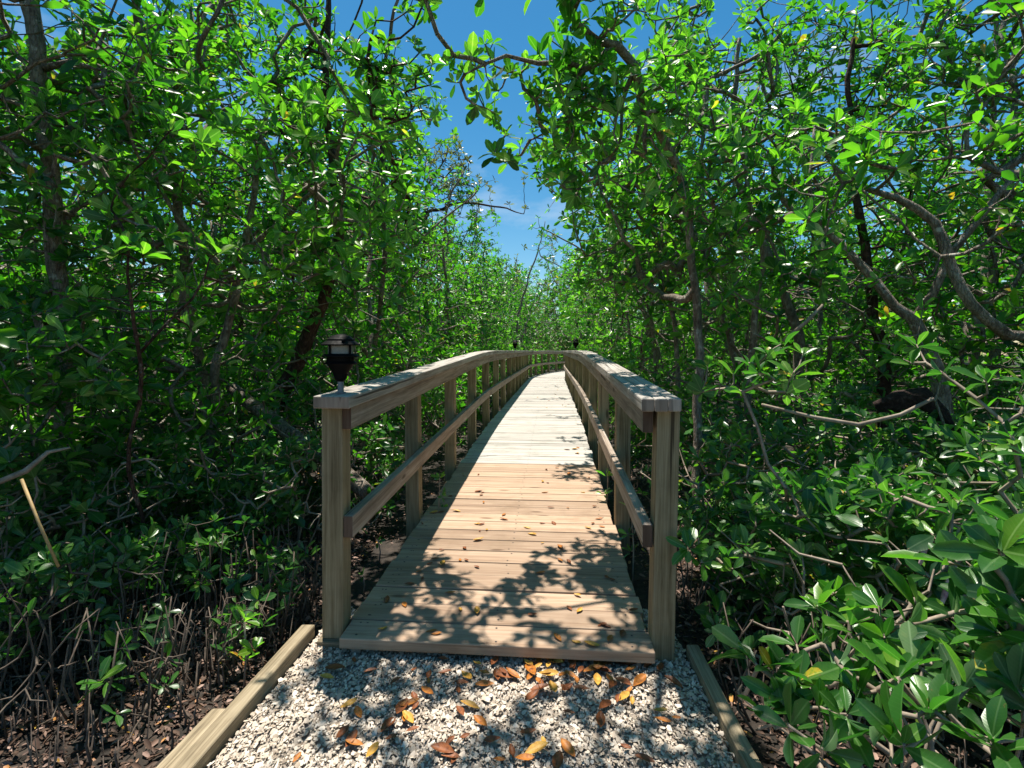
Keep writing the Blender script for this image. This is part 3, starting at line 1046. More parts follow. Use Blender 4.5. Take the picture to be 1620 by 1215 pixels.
# leaves seen on the planks (photo sightings), then a sparse scatter beyond
DKL = [(605, 996, 2), (640, 958, 1), (688, 885, 0), (680, 893, 0), (700, 893, 2), (735, 868, 0), (728, 887, 1), (738, 887, 0), (663, 905, 1), (648, 925, 0),
       (728, 965, 2), (755, 968, 2), (712, 939, 1), (683, 1000, 1), (690, 1004, 1), (842, 974, 0), (886, 887, 1), (886, 866, 1), (755, 830, 2), (797, 815, 1),
       (797, 822, 1), (858, 829, 0), (834, 836, 2), (842, 846, 2), (938, 829, 0), (952, 834, 1), (930, 836, 2), (922, 780, 2), (862, 780, 1), (765, 795, 1),
       (722, 809, 2), (757, 855, 2), (770, 839, 2), (882, 1010, 1), (912, 1018, 2), (936, 1022, 2), (958, 992, 0), (985, 1004, 0), (965, 1012, 1), (953, 990, 0),
       (1002, 967, 0), (876, 829, 0), (757, 778, 0), (898, 804, 1), (612, 950, 0), (900, 750, 1), (960, 915, 0), (668, 917, 0)]
for px, py, k in DKL:
    r_ = deck_pt(px, py)
    if r_: drop_leaf(r_[0] + Vector((0, 0, .003)), k, 'planks', random.uniform(.45, .75))
for _ in range(30):
    s = random.uniform(.05, 2.6)
    drop_leaf(bw(s, random.choice((-1, 1)) * random.uniform(.15, .59), .003), random.choice((0, 0, 1, 2)), 'planks', random.uniform(.35, .7))
for _ in range(30):
    s = random.uniform(3.0, 20)
    t = random.choice((random.uniform(.3, .57), random.uniform(-.5, .57)))
    drop_leaf(bw(s, t, .003), random.choice((0, 1, 2, 2)), 'planks', random.uniform(.4, .75))
SHL = [(655, 1062, 0), (700, 1045, 0), (560, 1048, 0), (678, 1080, 1), (676, 1097, 1), (704, 1066, 0), (728, 1084, 0), (766, 1086, 1), (795, 1066, 0), (836, 1052, 2),
       (800, 1072, 0), (838, 1074, 1), (868, 1070, 2), (875, 1092, 2), (895, 1093, 0), (855, 1092, 0), (842, 1105, 0), (878, 1048, 1), (890, 1044, 1), (905, 1050, 0),
       (920, 1092, 0), (945, 1078, 2), (950, 1062, 0), (955, 1052, 0), (975, 1048, 0), (985, 1082, 0), (978, 1108, 0), (1000, 1112, 2), (1012, 1080, 1), (1025, 1056, 0),
       (1045, 1060, 0), (1065, 1082, 0), (552, 1118, 2), (645, 1138, 2), (728, 1128, 0), (950, 1144, 0), (1048, 1143, 1), (648, 1116, 1), (530, 1060, 0), (640, 1140, 1),
       (560, 1180, 1), (700, 1190, 0), (860, 1175, 2), (990, 1185, 0), (790, 1205, 1), (1020, 1205, 0), (620, 1170, 0), (900, 1130, 0), (760, 1145, 1)]
for _ in range(46):
    SHL.append((random.triangular(520, 1075, 960), 1047 + 60 * random.random() ** 2.2, random.choice((0, 0, 0, 1, 1, 2))))
for _ in range(26):
    SHL.append((random.uniform(440, 1090), random.uniform(1070, 1210), random.choice((0, 0, 0, 1, 2))))
for px, py, k in SHL:
    d = F * (EYE - .02) / (py - HY)
    p = at(px, py, d)
    drop_leaf(p + Vector((0, 0, .006)), k, 'white shells', random.uniform(.42, 1.0))

# ================================================================== FOREST FLOOR


def floor_points(n, rng, x0, x1, y0, y1, clear=.75):
    P = np.stack([rng.uniform(x0, x1, n), rng.uniform(y0, y1, n), np.zeros(n)], 1)
    s, t = st_of(P)
    ok = (np.abs(t) > clear) | ((s > .3) & (np.abs(t) < clear) & (rng.random(n) < .15))
    ok &= ~((P[:, 1] < 2.3) & (P[:, 0] > np.array([edge_x(EL, y) for y in P[:, 1]]) - .075) & (P[:, 0] < .73))
    P = P[ok]
    P[:, 2] = [ground_z(x, y) for x, y in P[:, :2]]
    return P


rng = np.random.default_rng(5)
P = np.concatenate([floor_points(26000, rng, -3.6, -.9, 1.1, 3.6), floor_points(16000, rng, .7, 3.0, 1.1, 3.6), floor_points(12000, rng, -5, 5, 3.4, 5.5), floor_points(8000, rng, -7, 7, 4.5, 11)])
n = len(P)
A = unit(np.stack([rng.normal(0, .30, n), rng.normal(0, .30, n), np.ones(n)], 1))
parts = rosettes(P + np.array([0, 0, .012]), A, rng.uniform(.016, .050, n), rng, lod=1, k=1, spread=(80, 92), drop=0, tone=(rng.beta(1.1, 2.2, n) * .85 + .02)[:, None], tvar=.1, yellow=.015)
me = np_mesh('leaf_litter', parts[0], parts[1], np.clip(parts[2], 0, 1), LITTER)
tag(link('leaf_litter', me), 'brown and tan fallen leaves covering the mud under the mangroves', 'leaf litter', kind='stuff')


def root_mesh(h, seed):
    mb = MB()
    r = random.Random(seed)
    dx, dy = r.uniform(-.12, .12), r.uniform(-.12, .12)
    pts = [(dx * u * h + r.uniform(-.004, .004), dy * u * h + r.uniform(-.004, .004), -.03 + (h + .03) * u) for u in (0, .3, .6, .85, 1)]
    mb.tube(pts, [.0050, .0044, .0040, .0034, .0014], 6)
    me = mb.build('aerial_root', ROOT, smooth=True)
    m = me.data
    bpy.data.objects.remove(me)
    return m


RM = [root_mesh(h, i) for i, h in enumerate((.06, .08, .10, .12, .14, .07, .09, .17))]
Pn = np.concatenate([floor_points(150, rng, -2.6, -.95, 1.45, 2.9, .8), floor_points(85, rng, .78, 1.9, 1.3, 3.2, .8)])
for q in Pn:
    left = q[0] < 0
    o = link('aerial_root', RM[int(rng.integers(len(RM)))])
    o.location = q
    o.rotation_euler = (0, 0, rng.uniform(0, 6.28))
    k = rng.uniform(.7, 1.2)
    o.scale = (k ** .4, k ** .4, k)
    tag(o, 'thin upright root in dark mud outside the ' + ('split edging timber' if left else 'edging timber by the lampless post'),
        'aerial root', 'pencil roots ' + ('outside the split edging' if left else 'by the lampless post'))
# the rest of them, beyond counting
P = np.concatenate([floor_points(1500, rng, -5, -1, 2.4, 6), floor_points(1300, rng, .9, 4.5, 2.0, 6), floor_points(700, rng, -3.5, -1.2, 1.2, 2.6), floor_points(400, rng, .9, 3, 1.0, 2.6)])
n = len(P)
h = rng.uniform(.05, .15, n)
a = np.arange(4) * np.pi / 2
c = np.stack([np.cos(a), np.sin(a), 0 * a], 1)
rr = rng.uniform(.003, .005, n)
tilt = rng.normal(0, .10, (n, 2))
top = P + np.stack([tilt[:, 0] * h, tilt[:, 1] * h, h], 1)
V = np.concatenate([P[:, None] + c[None] * rr[:, None, None] - np.array([0, 0, .03]), top[:, None] + c[None] * rr[:, None, None] * .45], 1).reshape(-1, 3)
k = np.arange(4)
q = np.stack([k, (k + 1) % 4, (k + 1) % 4 + 4, k + 4], 1)
q = np.concatenate([q, [[4, 5, 6, 7]]])
me = np_mesh('aerial_roots', V, [(q[None] + (np.arange(n) * 8)[:, None, None]).reshape(-1, 4)], np.full(len(V), .5), ROOT, smooth=False)
tag(link('aerial_roots', me), 'mass of thin upright roots carpeting the mud under the mangroves', 'aerial roots', kind='stuff')

# ================================================================== TREES


def limb(*pts, rough=.02, step=.10, seed=0):
    l = smooth_line(pts, step)
    o = []
    for i, (p, r) in enumerate(l):
        a = min(1, i / 4) * min(1, (len(l) - 1 - i) / 2 + .3)
        o.append((p + rough * a * Vector((noise.noise(p * 3 + Vector((seed, 0, 0))), noise.noise(p * 3 + Vector((0, seed, 5))), noise.noise(p * 3 + Vector((9, 0, seed))) * .5)), r))
    return o


def auto_limbs(x, y, ztop, rng, r=.05, lean=(0, 0), stems=1, fork=3):
    """a trunk or several, crooked and forking"""
    limbs = []
    for q in range(stems):
        ang = rng.uniform(0, 6.28)
        off = .18 * (stems > 1)
        bx, by = x + off * math.cos(ang), y + off * math.sin(ang)
        dx, dy = lean[0] + rng.normal(0, .10) + .18 * (stems > 1) * math.cos(ang), lean[1] + rng.normal(0, .10) + .18 * (stems > 1) * math.sin(ang)
        rr = r * rng.uniform(.7, 1.1)
        pts = []
        for u in (0, .25, .5, .75, .9):
            z = u * ztop
            pts.append((Vector((bx + dx * z + rng.normal(0, .10) * min(1, u * 3), by + dy * z + rng.normal(0, .10) * min(1, u * 3), z + (ground_z(bx, by) - .05 if u == 0 else 0))), rr * (1 - .72 * u)))
        tr = limb(*pts, rough=.06, seed=int(rng.integers(100)))
        limbs.append(tr)
        for f in range(fork):
            i = int(len(tr) * rng.uniform(.25, .75))
            p, pr = tr[i]
            a = rng.uniform(0, 6.28)
            ln = rng.uniform(.5, 1.1)
            e1 = p + Vector((math.cos(a) * ln * .5, math.sin(a) * ln * .5, ln * .45))
            e2 = e1 + Vector((math.cos(a + .4) * ln * .6, math.sin(a + .4) * ln * .6, ln * .6))
            limbs.append(limb((p, pr * .62), (e1, pr * .45), (e2, pr * .22), rough=.05, seed=int(rng.integers(100))))
    # prop roots arching to the mud
    for q in range(int(rng.integers(2, 5))):
        a = rng.uniform(0, 6.28)
        ln = rng.uniform(.3, .75)
        z = rng.uniform(.35, .9)
        p = Vector((x + lean[0] * z, y + lean[1] * z, z))
        e = Vector((x + math.cos(a) * ln, y + math.sin(a) * ln, 0))
        e.z = ground_z(e.x, e.y) - .04
        m_ = p.lerp(e, .55) + Vector((math.cos(a) * .12, math.sin(a) * .12, .16))
        limbs.append(limb((p, r * .32), (m_, r * .27), (e, r * .22), rough=.03))
    return limbs


def pix_tips(poly, d0, d1, n, rng, thr=-.2, freq=1.6):
    """tips sighted inside a photo polygon, at depths d0..d1"""
    xs, ys = [p[0] for p in poly], [p[1] for p in poly]
    out = []
    tries = 0
    while len(out) < n and tries < n * 30:
        tries += 1
        x, y = rng.uniform(min(xs), max(xs)), rng.uniform(min(ys), max(ys))
        ins = False
        j = len(poly) - 1
        for i in range(len(poly)):
            if (ys[i] > y) != (ys[j] > y) and x < (xs[j] - xs[i]) * (y - ys[i]) / (ys[j] - ys[i]) + xs[i]:
                ins = not ins
            j = i
        if not ins: continue
        p = at(x, y, rng.uniform(d0, d1))
        if noise.noise(p * freq) > thr:
            out.append(tuple(p))
    return np.array(out)


ORD = ['first', 'second', 'third', 'fourth', 'fifth', 'sixth', 'seventh', 'eighth', 'ninth', 'tenth', 'eleventh', 'twelfth', 'thirteenth', 'fourteenth',
       'fifteenth', 'sixteenth', 'seventeenth', 'eighteenth', 'nineteenth', 'twentieth']


DENS = 2.4


def tree(s, t, ztop, R, n, lod=1, L=.10, z0=.8, r=.05, lean=(0, 0), stems=1, label=None, group=None, seed=None, leafm=None, barkm=None, tone=.45, k=8, thin=2.7,
         thr=-.26, fork=3, tipr=.0026, extra=None, sides=4, dens=1.0):
    g = np.random.default_rng(seed if seed is not None else int(1000 + s * 37 + t * 91))
    p = bw(s, t)
    base = Vector((p.x, p.y, ground_z(p.x, p.y)))
    tips = crown_tips((p.x, p.y), R * 1.08, z0, ztop, int(n * DENS * dens), g, thin=thin, thr=thr, lean=lean)
    if extra is not None: tips = np.concatenate([tips, extra])
    limbs = auto_limbs(p.x, p.y, ztop, g, r=r, lean=lean, stems=stems, fork=fork)
    nb = 130 if s < 9 else 40
    a_, q_ = g.uniform(0, 6.28, nb), R * g.random(nb) ** .5
    bare = np.stack([p.x + q_ * np.cos(a_), p.y + q_ * np.sin(a_), g.uniform(.05, 1.9, nb)], 1)
    return make_plant('mangrove_tree', base, limbs, tips, g, label, 'tree', group, leafm or LEAF, barkm or BARK, L=L, lod=lod, k=k, tipr=tipr, tone=tone, sides=sides, bare=bare)


LS, RS = 'lamp-side railing', 'lampless railing'


def lab(kind, side, s, row):
    i = max(0, min(len(ORD) - 1, int(round((s - .1) / 1.2))))
    sd = LS if side < 0 else RS
    return '%s %s the %s post of the %s' % (kind, ('overhanging', 'set back behind')[row], ORD[i], sd)


# --- rows along both railings: (s, |t|, top, radius, tips)
KIND = ['leafy mangrove', 'slender grey mangrove', 'bushy bright green mangrove', 'crooked mangrove']
q = 0
for side, rows in ((-1, [(1.9, 2.35, 4.8, 1.25, 620), (3.9, 1.95, 5.0, 1.30, 640), (5.9, 2.0, 4.8, 1.3, 560), (7.9, 1.9, 4.6, 1.3, 520), (10.0, 1.9, 4.5, 1.3, 460), (12.2, 1.9, 4.2, 1.3, 420),
                         (14.6, 1.9, 4.2, 1.35, 380), (17.0, 2.0, 4.2, 1.4, 360), (19.6, 2.0, 4.4, 1.4, 340), (22.4, 2.0, 4.6, 1.5, 340)]),
                   (1, [(3.3, 2.15, 4.8, 1.25, 560), (5.3, 1.95, 5.0, 1.35, 600), (7.3, 1.9, 5.0, 1.35, 560), (9.4, 1.9, 4.8, 1.35, 500), (11.6, 1.9, 4.6, 1.35, 440), (14.0, 1.9, 4.6, 1.4, 400),
                        (16.6, 1.9, 4.6, 1.4, 380), (19.4, 2.0, 4.8, 1.5, 340), (22.4, 2.2, 4.8, 1.5, 320)])):
    for s, t, zt, R, n in rows:
        far = s > 8.5
        tree(s, side * t, zt, R, n, lod=1, L=.108 if not far else .125, z0=.35, r=.045, lean=(-side * .03, 0), stems=1 + q % 2,
             label=lab(KIND[q % 4], side, s, 0), seed=300 + q, tone=.40 + .12 * (q % 3), fork=3, k=8 if not far else 7, sides=4 if s < 6 else 3, dens=.8, thin=2.5)
        q += 1
for side, rows in ((-1, [(.2, 3.6, 5.4, 1.5, 620), (2.5, 4.2, 5.2, 1.6, 620), (4.9, 4.1, 5.2, 1.6, 560), (7.4, 4.2, 5.0, 1.6, 460), (10.2, 4.2, 4.8, 1.6, 420), (13.4, 4.2, 4.8, 1.7, 360), (17.2, 4.4, 5.0, 1.8, 320)]),
                   (1, [(.9, 3.7, 5.2, 1.5, 520), (3.2, 4.3, 5.2, 1.6, 580), (5.9, 4.2, 5.2, 1.6, 540), (8.6, 4.2, 5.2, 1.6, 440), (11.6, 4.2, 5.0, 1.7, 400), (15.0, 4.2, 5.0, 1.7, 340), (19, 4.6, 5.0, 1.8, 300)])):
    for s, t, zt, R, n in rows:
        tree(s, side * t, zt + .7, R * 1.1, n, dens=1.25, thin=3.9, lod=1, L=.11 if s < 6 else .14, z0=.6, r=.055, stems=1 + q % 2, label=lab(KIND[q % 4], side, s, 1), seed=300 + q,
             tone=.38 + .12 * (q % 3), k=7, fork=3, sides=3)
        q += 1
for side, rows in ((-1, [(1.4, 6.6), (4.4, 7.0), (8.0, 7.0), (12.4, 7.2), (17, 7.6)]), (1, [(1.8, 6.6), (5.0, 7.0), (8.6, 7.0), (13, 7.2), (18.4, 8.0)])):
    for s, t in rows:
        tree(s, side * t, 5.8, 2.1, 620, lod=2, L=.17, z0=.3, r=.06, stems=2, label='%s mangrove standing deep in the thicket on the %s' % ('shaded', 'near lamp side' if side < 0 else 'side opposite the near lamp'),
             group='deep thicket mangroves, ' + ('near lamp side' if side < 0 else 'side opposite the near lamp'), seed=300 + q, tone=.42, k=7, fork=2, sides=3)
        q += 1
# beyond the bend
for x, y, zt, R, lb in ((-1.2, 25.5, 6.0, 1.7, 'rounded mangrove behind the outside of the boardwalk bend'), (1.2, 29.5, 6.3, 1.9, 'tall mangrove closing the view straight beyond the bend'),
                       (3.6, 31.5, 6.2, 1.9, 'pale mangrove just past the end of the visible deck'), (-3.6, 29.5, 6.4, 2.0, 'broad mangrove furthest along the lamp side of the bend'),
                       (-.6, 34, 6.6, 2.1, 'hazy tall mangrove topmost above the bend'), (5.6, 30.0, 6.0, 2.0, 'dense mangrove on the inner side beyond the bend')):
    g = np.random.default_rng(int(900 + x * 10 + y))
    tips = crown_tips((x, y), R * 1.15, .2, zt, 1000, g, thin=5.0, thr=-.5)
    make_plant('mangrove_tree', (x, y, GZ), auto_limbs(x, y, zt, g, r=.06, stems=2), tips, g, lb, 'tree', None, PALELEAF if 'pale' in lb or 'hazy' in lb else LEAF, BARK,
               L=.20, lod=2, k=7, tone=.55, sides=3)
# far wood reading as one mass
g = np.random.default_rng(77)
m = 30000
P = np.stack([g.uniform(-17, 19, m), g.uniform(-2, 44, m), g.uniform(0, 5.4, m)], 1)
s_, t_ = st_of(P)
P = P[((np.abs(t_) > 7.6) & (np.abs(t_) < 13)) | (P[:, 1] > 34)]
P = P[[noise.noise(Vector(p) * .7) > -.55 + .10 * p[2] for p in P]]
P = np.concatenate([P, np.stack([g.uniform(-12, 18, 9000), g.uniform(35, 42, 9000), 5.6 * g.random(9000) ** 1.25], 1)])
Q = []
for _ in range(11000):
    sd = random.choice((-1, 1))
    q = bw(g.uniform(-1.5, 27), sd * g.uniform(7.2, 11.5))
    Q.append((q.x, q.y, 3.0 * g.random()))
P = np.concatenate([P, np.array(Q)])
parts = rosettes(P, unit(g.normal(0, .5, P.shape) + np.array([0, 0, .8])), .26, g, lod=2, k=7, tone=.4 + .2 * np.array([noise.noise(Vector(p) * .9) for p in P])[:, None], tvar=.3)
me = np_mesh('mangrove_thicket', parts[0], parts[1], parts[2], LEAF)
tag(link('mangrove_thicket', me), 'far mangrove wood closing the view behind the nearer trees', 'thicket', kind='stuff')

# --- trees the photo singles out
g = np.random.default_rng(41)
# arching tree over the boardwalk
D = 4.0
b = bw(1.62, 1.22)
arch = [limb((Vector((b.x, b.y, -.1)), .034), (at(1105, 560, 3.68), .030), (at(1098, 420, 3.60), .028), (at(1082, 300, 3.44), .027), (at(1046, 215, 3.28), .027), (at(1012, 150, 3.20), .030), (at(1002, 105, 3.12), .028),
             (at(978, 74, 3.04), .026), (at(945, 66, 2.96), .024), (at(915, 40, 2.88), .015), rough=.03),
        limb((at(968, 70, 3.01), .018), (at(946, 100, 3.00), .018), (at(928, 110, 2.98), .017), (at(895, 98, 2.96), .016), (at(850, 101, 2.92), .013), (at(800, 91, 2.88), .011), (at(768, 103, 2.84), .008), (at(735, 118, 2.80), .005), rough=.02),
        limb((at(1005, 110, 3.14), .016), (at(990, 140, 3.16), .015), (at(984, 168, 3.20), .013), (at(945, 170, 3.20), .012), (at(905, 190, 3.20), .010), (at(870, 208, 3.20), .007), (at(838, 222, 3.20), .004), rough=.02),
        limb((at(1010, 145, 3.20), .016), (at(1012, 195, 3.20), .012), (at(1005, 240, 3.20), .007), rough=.02),
        limb((at(984, 168, 3.20), .011), (at(983, 215, 3.20), .009), (at(972, 250, 3.20), .005), rough=.02)]
tips = np.concatenate([
    pix_tips([(838, 70), (945, 66), (985, 110), (980, 180), (860, 175), (815, 130)], 2.8, 3.3, 72, g, thr=-.5),
    pix_tips([(690, 62), (800, 66), (830, 130), (800, 150), (700, 130)], 2.8, 3.3, 20, g, thr=-.6),
    pix_tips([(745, 130), (800, 160), (790, 190), (750, 185)], 2.9, 3.2, 6, g, thr=-.9),
    pix_tips([(765, 205), (800, 210), (850, 240), (830, 265), (770, 245)], 3.0, 3.4, 9, g, thr=-.9),
    pix_tips([(840, 150), (985, 160), (1080, 210), (1090, 330), (905, 330), (865, 290), (830, 220)], 2.9, 3.6, 90, g, thr=-.3),
    pix_tips([(880, 150), (985, 160), (1080, 210), (1090, 330), (905, 330), (865, 290)], 4.4, 6.0, 240, g, thr=-.4),
    pix_tips([(985, 68), (1110, 60), (1110, 230), (1020, 200)], 2.8, 3.8, 70, g, thr=-.3),
    pix_tips([(880, 300), (1100, 300), (1110, 480), (920, 470), (905, 400)], 4.3, 5.6, 220, g, thr=-.3),
    pix_tips([(880, -60), (1100, -60), (1100, 66), (960, 60), (880, 50)], 2.6, 3.4, 40, g, thr=-.2)])
arch.append(limb((at(915, 40, 2.9), .012), (Vector((.25, 2.8, 3.4)), .010), (Vector((.05, 2.6, 3.6)), .009), (Vector((-.25, 2.35, 3.5)), .005), rough=.04))
o_ = np.stack([g.uniform(-1.1, .55, 240), g.uniform(1.8, 2.9, 240), g.uniform(3.1, 3.7, 240)], 1)
tips = np.concatenate([tips, o_[[noise.noise(Vector(p) * 2.0) > -.06 for p in o_]]])
make_plant('mangrove_tree', (b.x, b.y, GZ), arch, tips, g, 'mangrove with a bent arching limb reaching over the boardwalk against the sky', 'tree', None, LEAF, BARK, L=.112, lod=0, k=8, tone=.50, cull=False, sides=5)

# leaning red-brown trunk behind the left railing
x0 = at(392, 780, 4.6)
tr = [limb((Vector((x0.x - .08, x0.y, -.12)), .085), (at(402, 730, 4.6), .080), (at(440, 640, 4.55), .074), (at(470, 575, 4.5), .066), (at(515, 460, 4.45), .050), (at(535, 350, 4.4), .042), (at(520, 210, 4.4), .032), (at(516, 90, 4.4), .026), (at(520, -40, 4.4), .018), rough=.03),
      limb((at(520, 440, 4.45), .030), (at(570, 360, 4.6), .022), (at(600, 250, 4.8), .014), (at(625, 120, 4.9), .008), rough=.04),
      limb((at(530, 340, 4.4), .022), (at(470, 260, 4.3), .016), (at(430, 170, 4.2), .009), rough=.04)]
tips = np.concatenate([pix_tips([(430, 60), (700, 60), (705, 250), (660, 360), (560, 480), (450, 460), (420, 250)], 3.9, 5.4, 510, g, thr=-.12),
                       pix_tips([(560, -80), (735, -80), (715, 60), (570, 60)], 3.0, 4.4, 68, g, thr=-.1),
                       pix_tips([(545, 60), (700, 66), (690, 190), (580, 190)], 2.6, 3.4, 60, g, thr=-.3)])
make_plant('mangrove_tree', (x0.x - .08, x0.y, GZ), tr, tips, g, 'mangrove with thick dark red-brown trunk leaning towards the lamp post', 'tree', None, LEAF, DARKBARK, L=.105, lod=0, k=8, tone=.47, cull=True)

# pale upright trunk near the left edge
x0 = at(95, 700, 3.0)
tr = [limb((Vector((x0.x, x0.y, -.1)), .05), (at(100, 560, 3.0), .046), (at(88, 400, 2.95), .042), (at(80, 270, 2.9), .040), (at(62, 170, 2.85), .038), (at(58, 70, 2.8), .035), (at(50, -40, 2.8), .028), rough=.02),
      limb((at(60, 112, 2.83), .020), (at(110, 98, 2.8), .016), (at(165, 112, 2.8), .008), rough=.02),
      limb((at(80, 250, 2.9), .018), (at(30, 215, 2.7), .012), (at(-30, 230, 2.5), .008), rough=.03)]
tips = np.concatenate([pix_tips([(-60, 60), (250, 66), (300, 250), (330, 480), (100, 520), (-60, 480)], 2.4, 3.7, 425, g, thr=-.15),
                       pix_tips([(-60, 450), (220, 450), (200, 640), (-60, 640)], 2.2, 3.2, 119, g, thr=0.0)])
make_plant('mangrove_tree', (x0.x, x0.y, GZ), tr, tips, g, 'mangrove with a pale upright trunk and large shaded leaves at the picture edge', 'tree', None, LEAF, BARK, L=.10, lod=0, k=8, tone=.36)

# sprays of big sunlit leaves on a near sapling, left
x0 = at(215, 800, 2.55)
tr = [limb((Vector((x0.x, x0.y, -.1)), .011), (at(232, 640, 2.5), .009), (at(205, 480, 2.4), .007), (at(205, 405, 2.35), .005), rough=.07), limb((at(220, 560, 2.45), .007), (at(300, 470, 2.5), .006), (at(330, 410, 2.5), .004), rough=.05)]
tips = np.array([tuple(at(*q_)) for q_ in ((203, 385, 2.2), (226, 400, 2.25), (182, 400, 2.3), (330, 385, 2.5), (345, 400, 2.55), (395, 440, 2.7), (420, 435, 2.75), (290, 395, 2.6), (270, 205, 2.5), (205, 275, 2.5), (320, 225, 2.7), (140, 470, 2.4), (250, 500, 2.5), (300, 520, 2.6), (175, 330, 2.5), (380, 500, 2.8))])
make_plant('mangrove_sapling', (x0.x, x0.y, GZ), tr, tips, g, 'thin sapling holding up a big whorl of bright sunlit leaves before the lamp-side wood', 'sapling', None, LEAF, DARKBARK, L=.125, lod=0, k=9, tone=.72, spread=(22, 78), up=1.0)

# bushy sunlit crown bulging towards the boardwalk
x0 = at(330, 760, 3.7)
tr = [limb((Vector((x0.x, x0.y, -.1)), .035), (at(345, 600, 3.7), .03), (at(380, 430, 3.6), .026), (at(400, 300, 3.5), .02), (at(420, 170, 3.5), .012), rough=.04),
      limb((at(372, 450, 3.6), .02), (at(270, 330, 3.4), .014), (at(220, 220, 3.3), .008), rough=.04), limb((at(385, 400, 3.6), .02), (at(500, 300, 3.5), .014), (at(590, 230, 3.5), .008), rough=.04)]
tips = np.concatenate([pix_tips([(170, 190), (420, 130), (650, 190), (665, 400), (420, 470), (150, 470)], 2.8, 4.2, 430, g, thr=-.25), pix_tips([(120, 60), (420, 60), (420, 140), (170, 200)], 3.0, 4.2, 70, g, thr=-.1)])
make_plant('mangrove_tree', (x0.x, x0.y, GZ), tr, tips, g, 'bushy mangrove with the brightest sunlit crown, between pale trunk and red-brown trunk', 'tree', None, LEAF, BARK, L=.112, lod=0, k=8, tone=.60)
# bushy crown above the end post of the lampless railing
x0 = at(1180, 720, 3.9)
tr = [limb((Vector((x0.x, x0.y, -.1)), .03), (at(1190, 560, 3.9), .026), (at(1200, 420, 3.9), .022), (at(1180, 270, 3.9), .014), (at(1200, 140, 3.9), .008), rough=.05)]
tips = np.concatenate([pix_tips([(1080, 150), (1300, 130), (1330, 420), (1230, 520), (1090, 500)], 3.2, 4.6, 260, g, thr=-.2), pix_tips([(1000, -30), (1260, -30), (1260, 150), (1040, 150)], 3.6, 5.6, 190, g, thr=-.2)])
make_plant('mangrove_tree', (x0.x, x0.y, GZ), tr, tips, g, 'leafy mangrove directly behind the lampless end post', 'tree', None, LEAF, BARK, L=.10, lod=0, k=8, tone=.52)

# low limbs that drop leaf shade on the right of the deck
for i, (s, t, n_, rr_, lb) in enumerate(((2.45, .47, 30, .26, 'slender mangrove leaning over the deck at the third lampless post'), (3.75, .50, 16, .22, 'slender mangrove leaning over the deck at the fourth lampless post'),
                                    (5.6, .30, 26, .34, 'slender mangrove leaning over the deck past the fifth lampless post'), (8.4, .25, 30, .4, 'slender mangrove leaning over the deck by the half hidden lamp'), (12.2, .1, 40, .5, 'slender mangrove shading the deck before the bend'))):
    r_, a_ = rr_ * g.random(n_) ** .5, g.uniform(0, 6.28, n_)
    q_ = []
    for rr, aa in zip(r_, a_):
        k = g.uniform(2.7, 3.3)
        q_.append(tuple(bw(s + 1.6 * rr * math.sin(aa), t + rr * math.cos(aa), 0) + SUN * (k / SUN.z)))
    q_ = np.array(q_)
    c_ = Vector(q_.mean(0))
    b = bw(s + .9, 1.5)
    tr = [limb((Vector((b.x, b.y, -.1)), .028), (Vector((b.x, b.y, 1.3)), .024), (Vector((b.x, b.y, 2.3)).lerp(c_, .25), .018), (c_, .007), rough=.05)]
    make_plant('mangrove_tree', (b.x, b.y, GZ), tr, q_, g, lb, 'tree', None, LEAF, BARK, L=.10, lod=1, k=8, tone=.5, cull=False)

# Y-forked grey trunk on the other side
x0 = at(1500, 690, 3.3)
tr = [limb((Vector((x0.x, x0.y, -.1)), 0.0496), (at(1490, 640, 3.3), 0.0464), (at(1470, 560, 3.3), 0.0416), (at(1446, 505, 3.3), 0.0400), (at(1415, 485, 3.35), 0.0288), (at(1370, 425, 3.4), 0.0272), (at(1310, 365, 3.5), 0.0240), (at(1240, 318, 3.6), 0.0192), (at(1215, 240, 3.7), 0.0128), rough=.02),
      limb((at(1446, 505, 3.3), 0.0272), (at(1478, 462, 3.25), 0.0240), (at(1510, 395, 3.2), 0.0216), (at(1560, 330, 3.15), 0.0192), (at(1630, 255, 3.1), 0.0160), rough=.02),
      limb((at(1300, 360, 3.5), 0.0144), (at(1282, 290, 3.5), 0.0128), (at(1290, 200, 3.55), 0.0096), rough=.03)]
tips = np.concatenate([pix_tips([(1130, 180), (1400, 160), (1420, 380), (1300, 470), (1130, 420)], 3.0, 4.2, 221, g, thr=-.1),
                       pix_tips([(1400, 60), (1680, 60), (1680, 260), (1480, 330), (1400, 300)], 2.7, 3.6, 136, g, thr=0.0)])
make_plant('mangrove_tree', (x0.x, x0.y, GZ), tr, tips, g, 'mangrove with a grey trunk splitting into a wide Y', 'tree', None, LEAF, BARK, L=.112, lod=0, k=8, tone=.42)
# brown bowed trunk
x0 = at(1700, 640, 2.9)
tr = [limb((Vector((x0.x, x0.y, -.1)), 0.0400), (at(1660, 570, 2.9), 0.0360), (at(1595, 532, 2.9), 0.0320), (at(1535, 480, 2.9), 0.0296), (at(1502, 420, 2.95), 0.0272), (at(1480, 355, 3.0), 0.0248), (at(1420, 312, 3.05), 0.0216), (at(1350, 290, 3.1), 0.0128), (at(1290, 230, 3.2), 0.0064), rough=.02)]
tips = pix_tips([(1230, 200), (1440, 180), (1460, 300), (1330, 400), (1230, 300)], 2.7, 3.5, 78, g, thr=-.1)
make_plant('mangrove_tree', (x0.x, x0.y, GZ), tr, tips, g, 'mangrove with a brown trunk bowing in from the picture edge above the grey fork', 'tree', None, LEAF, BARK, L=.112, lod=0, k=8, tone=.55)
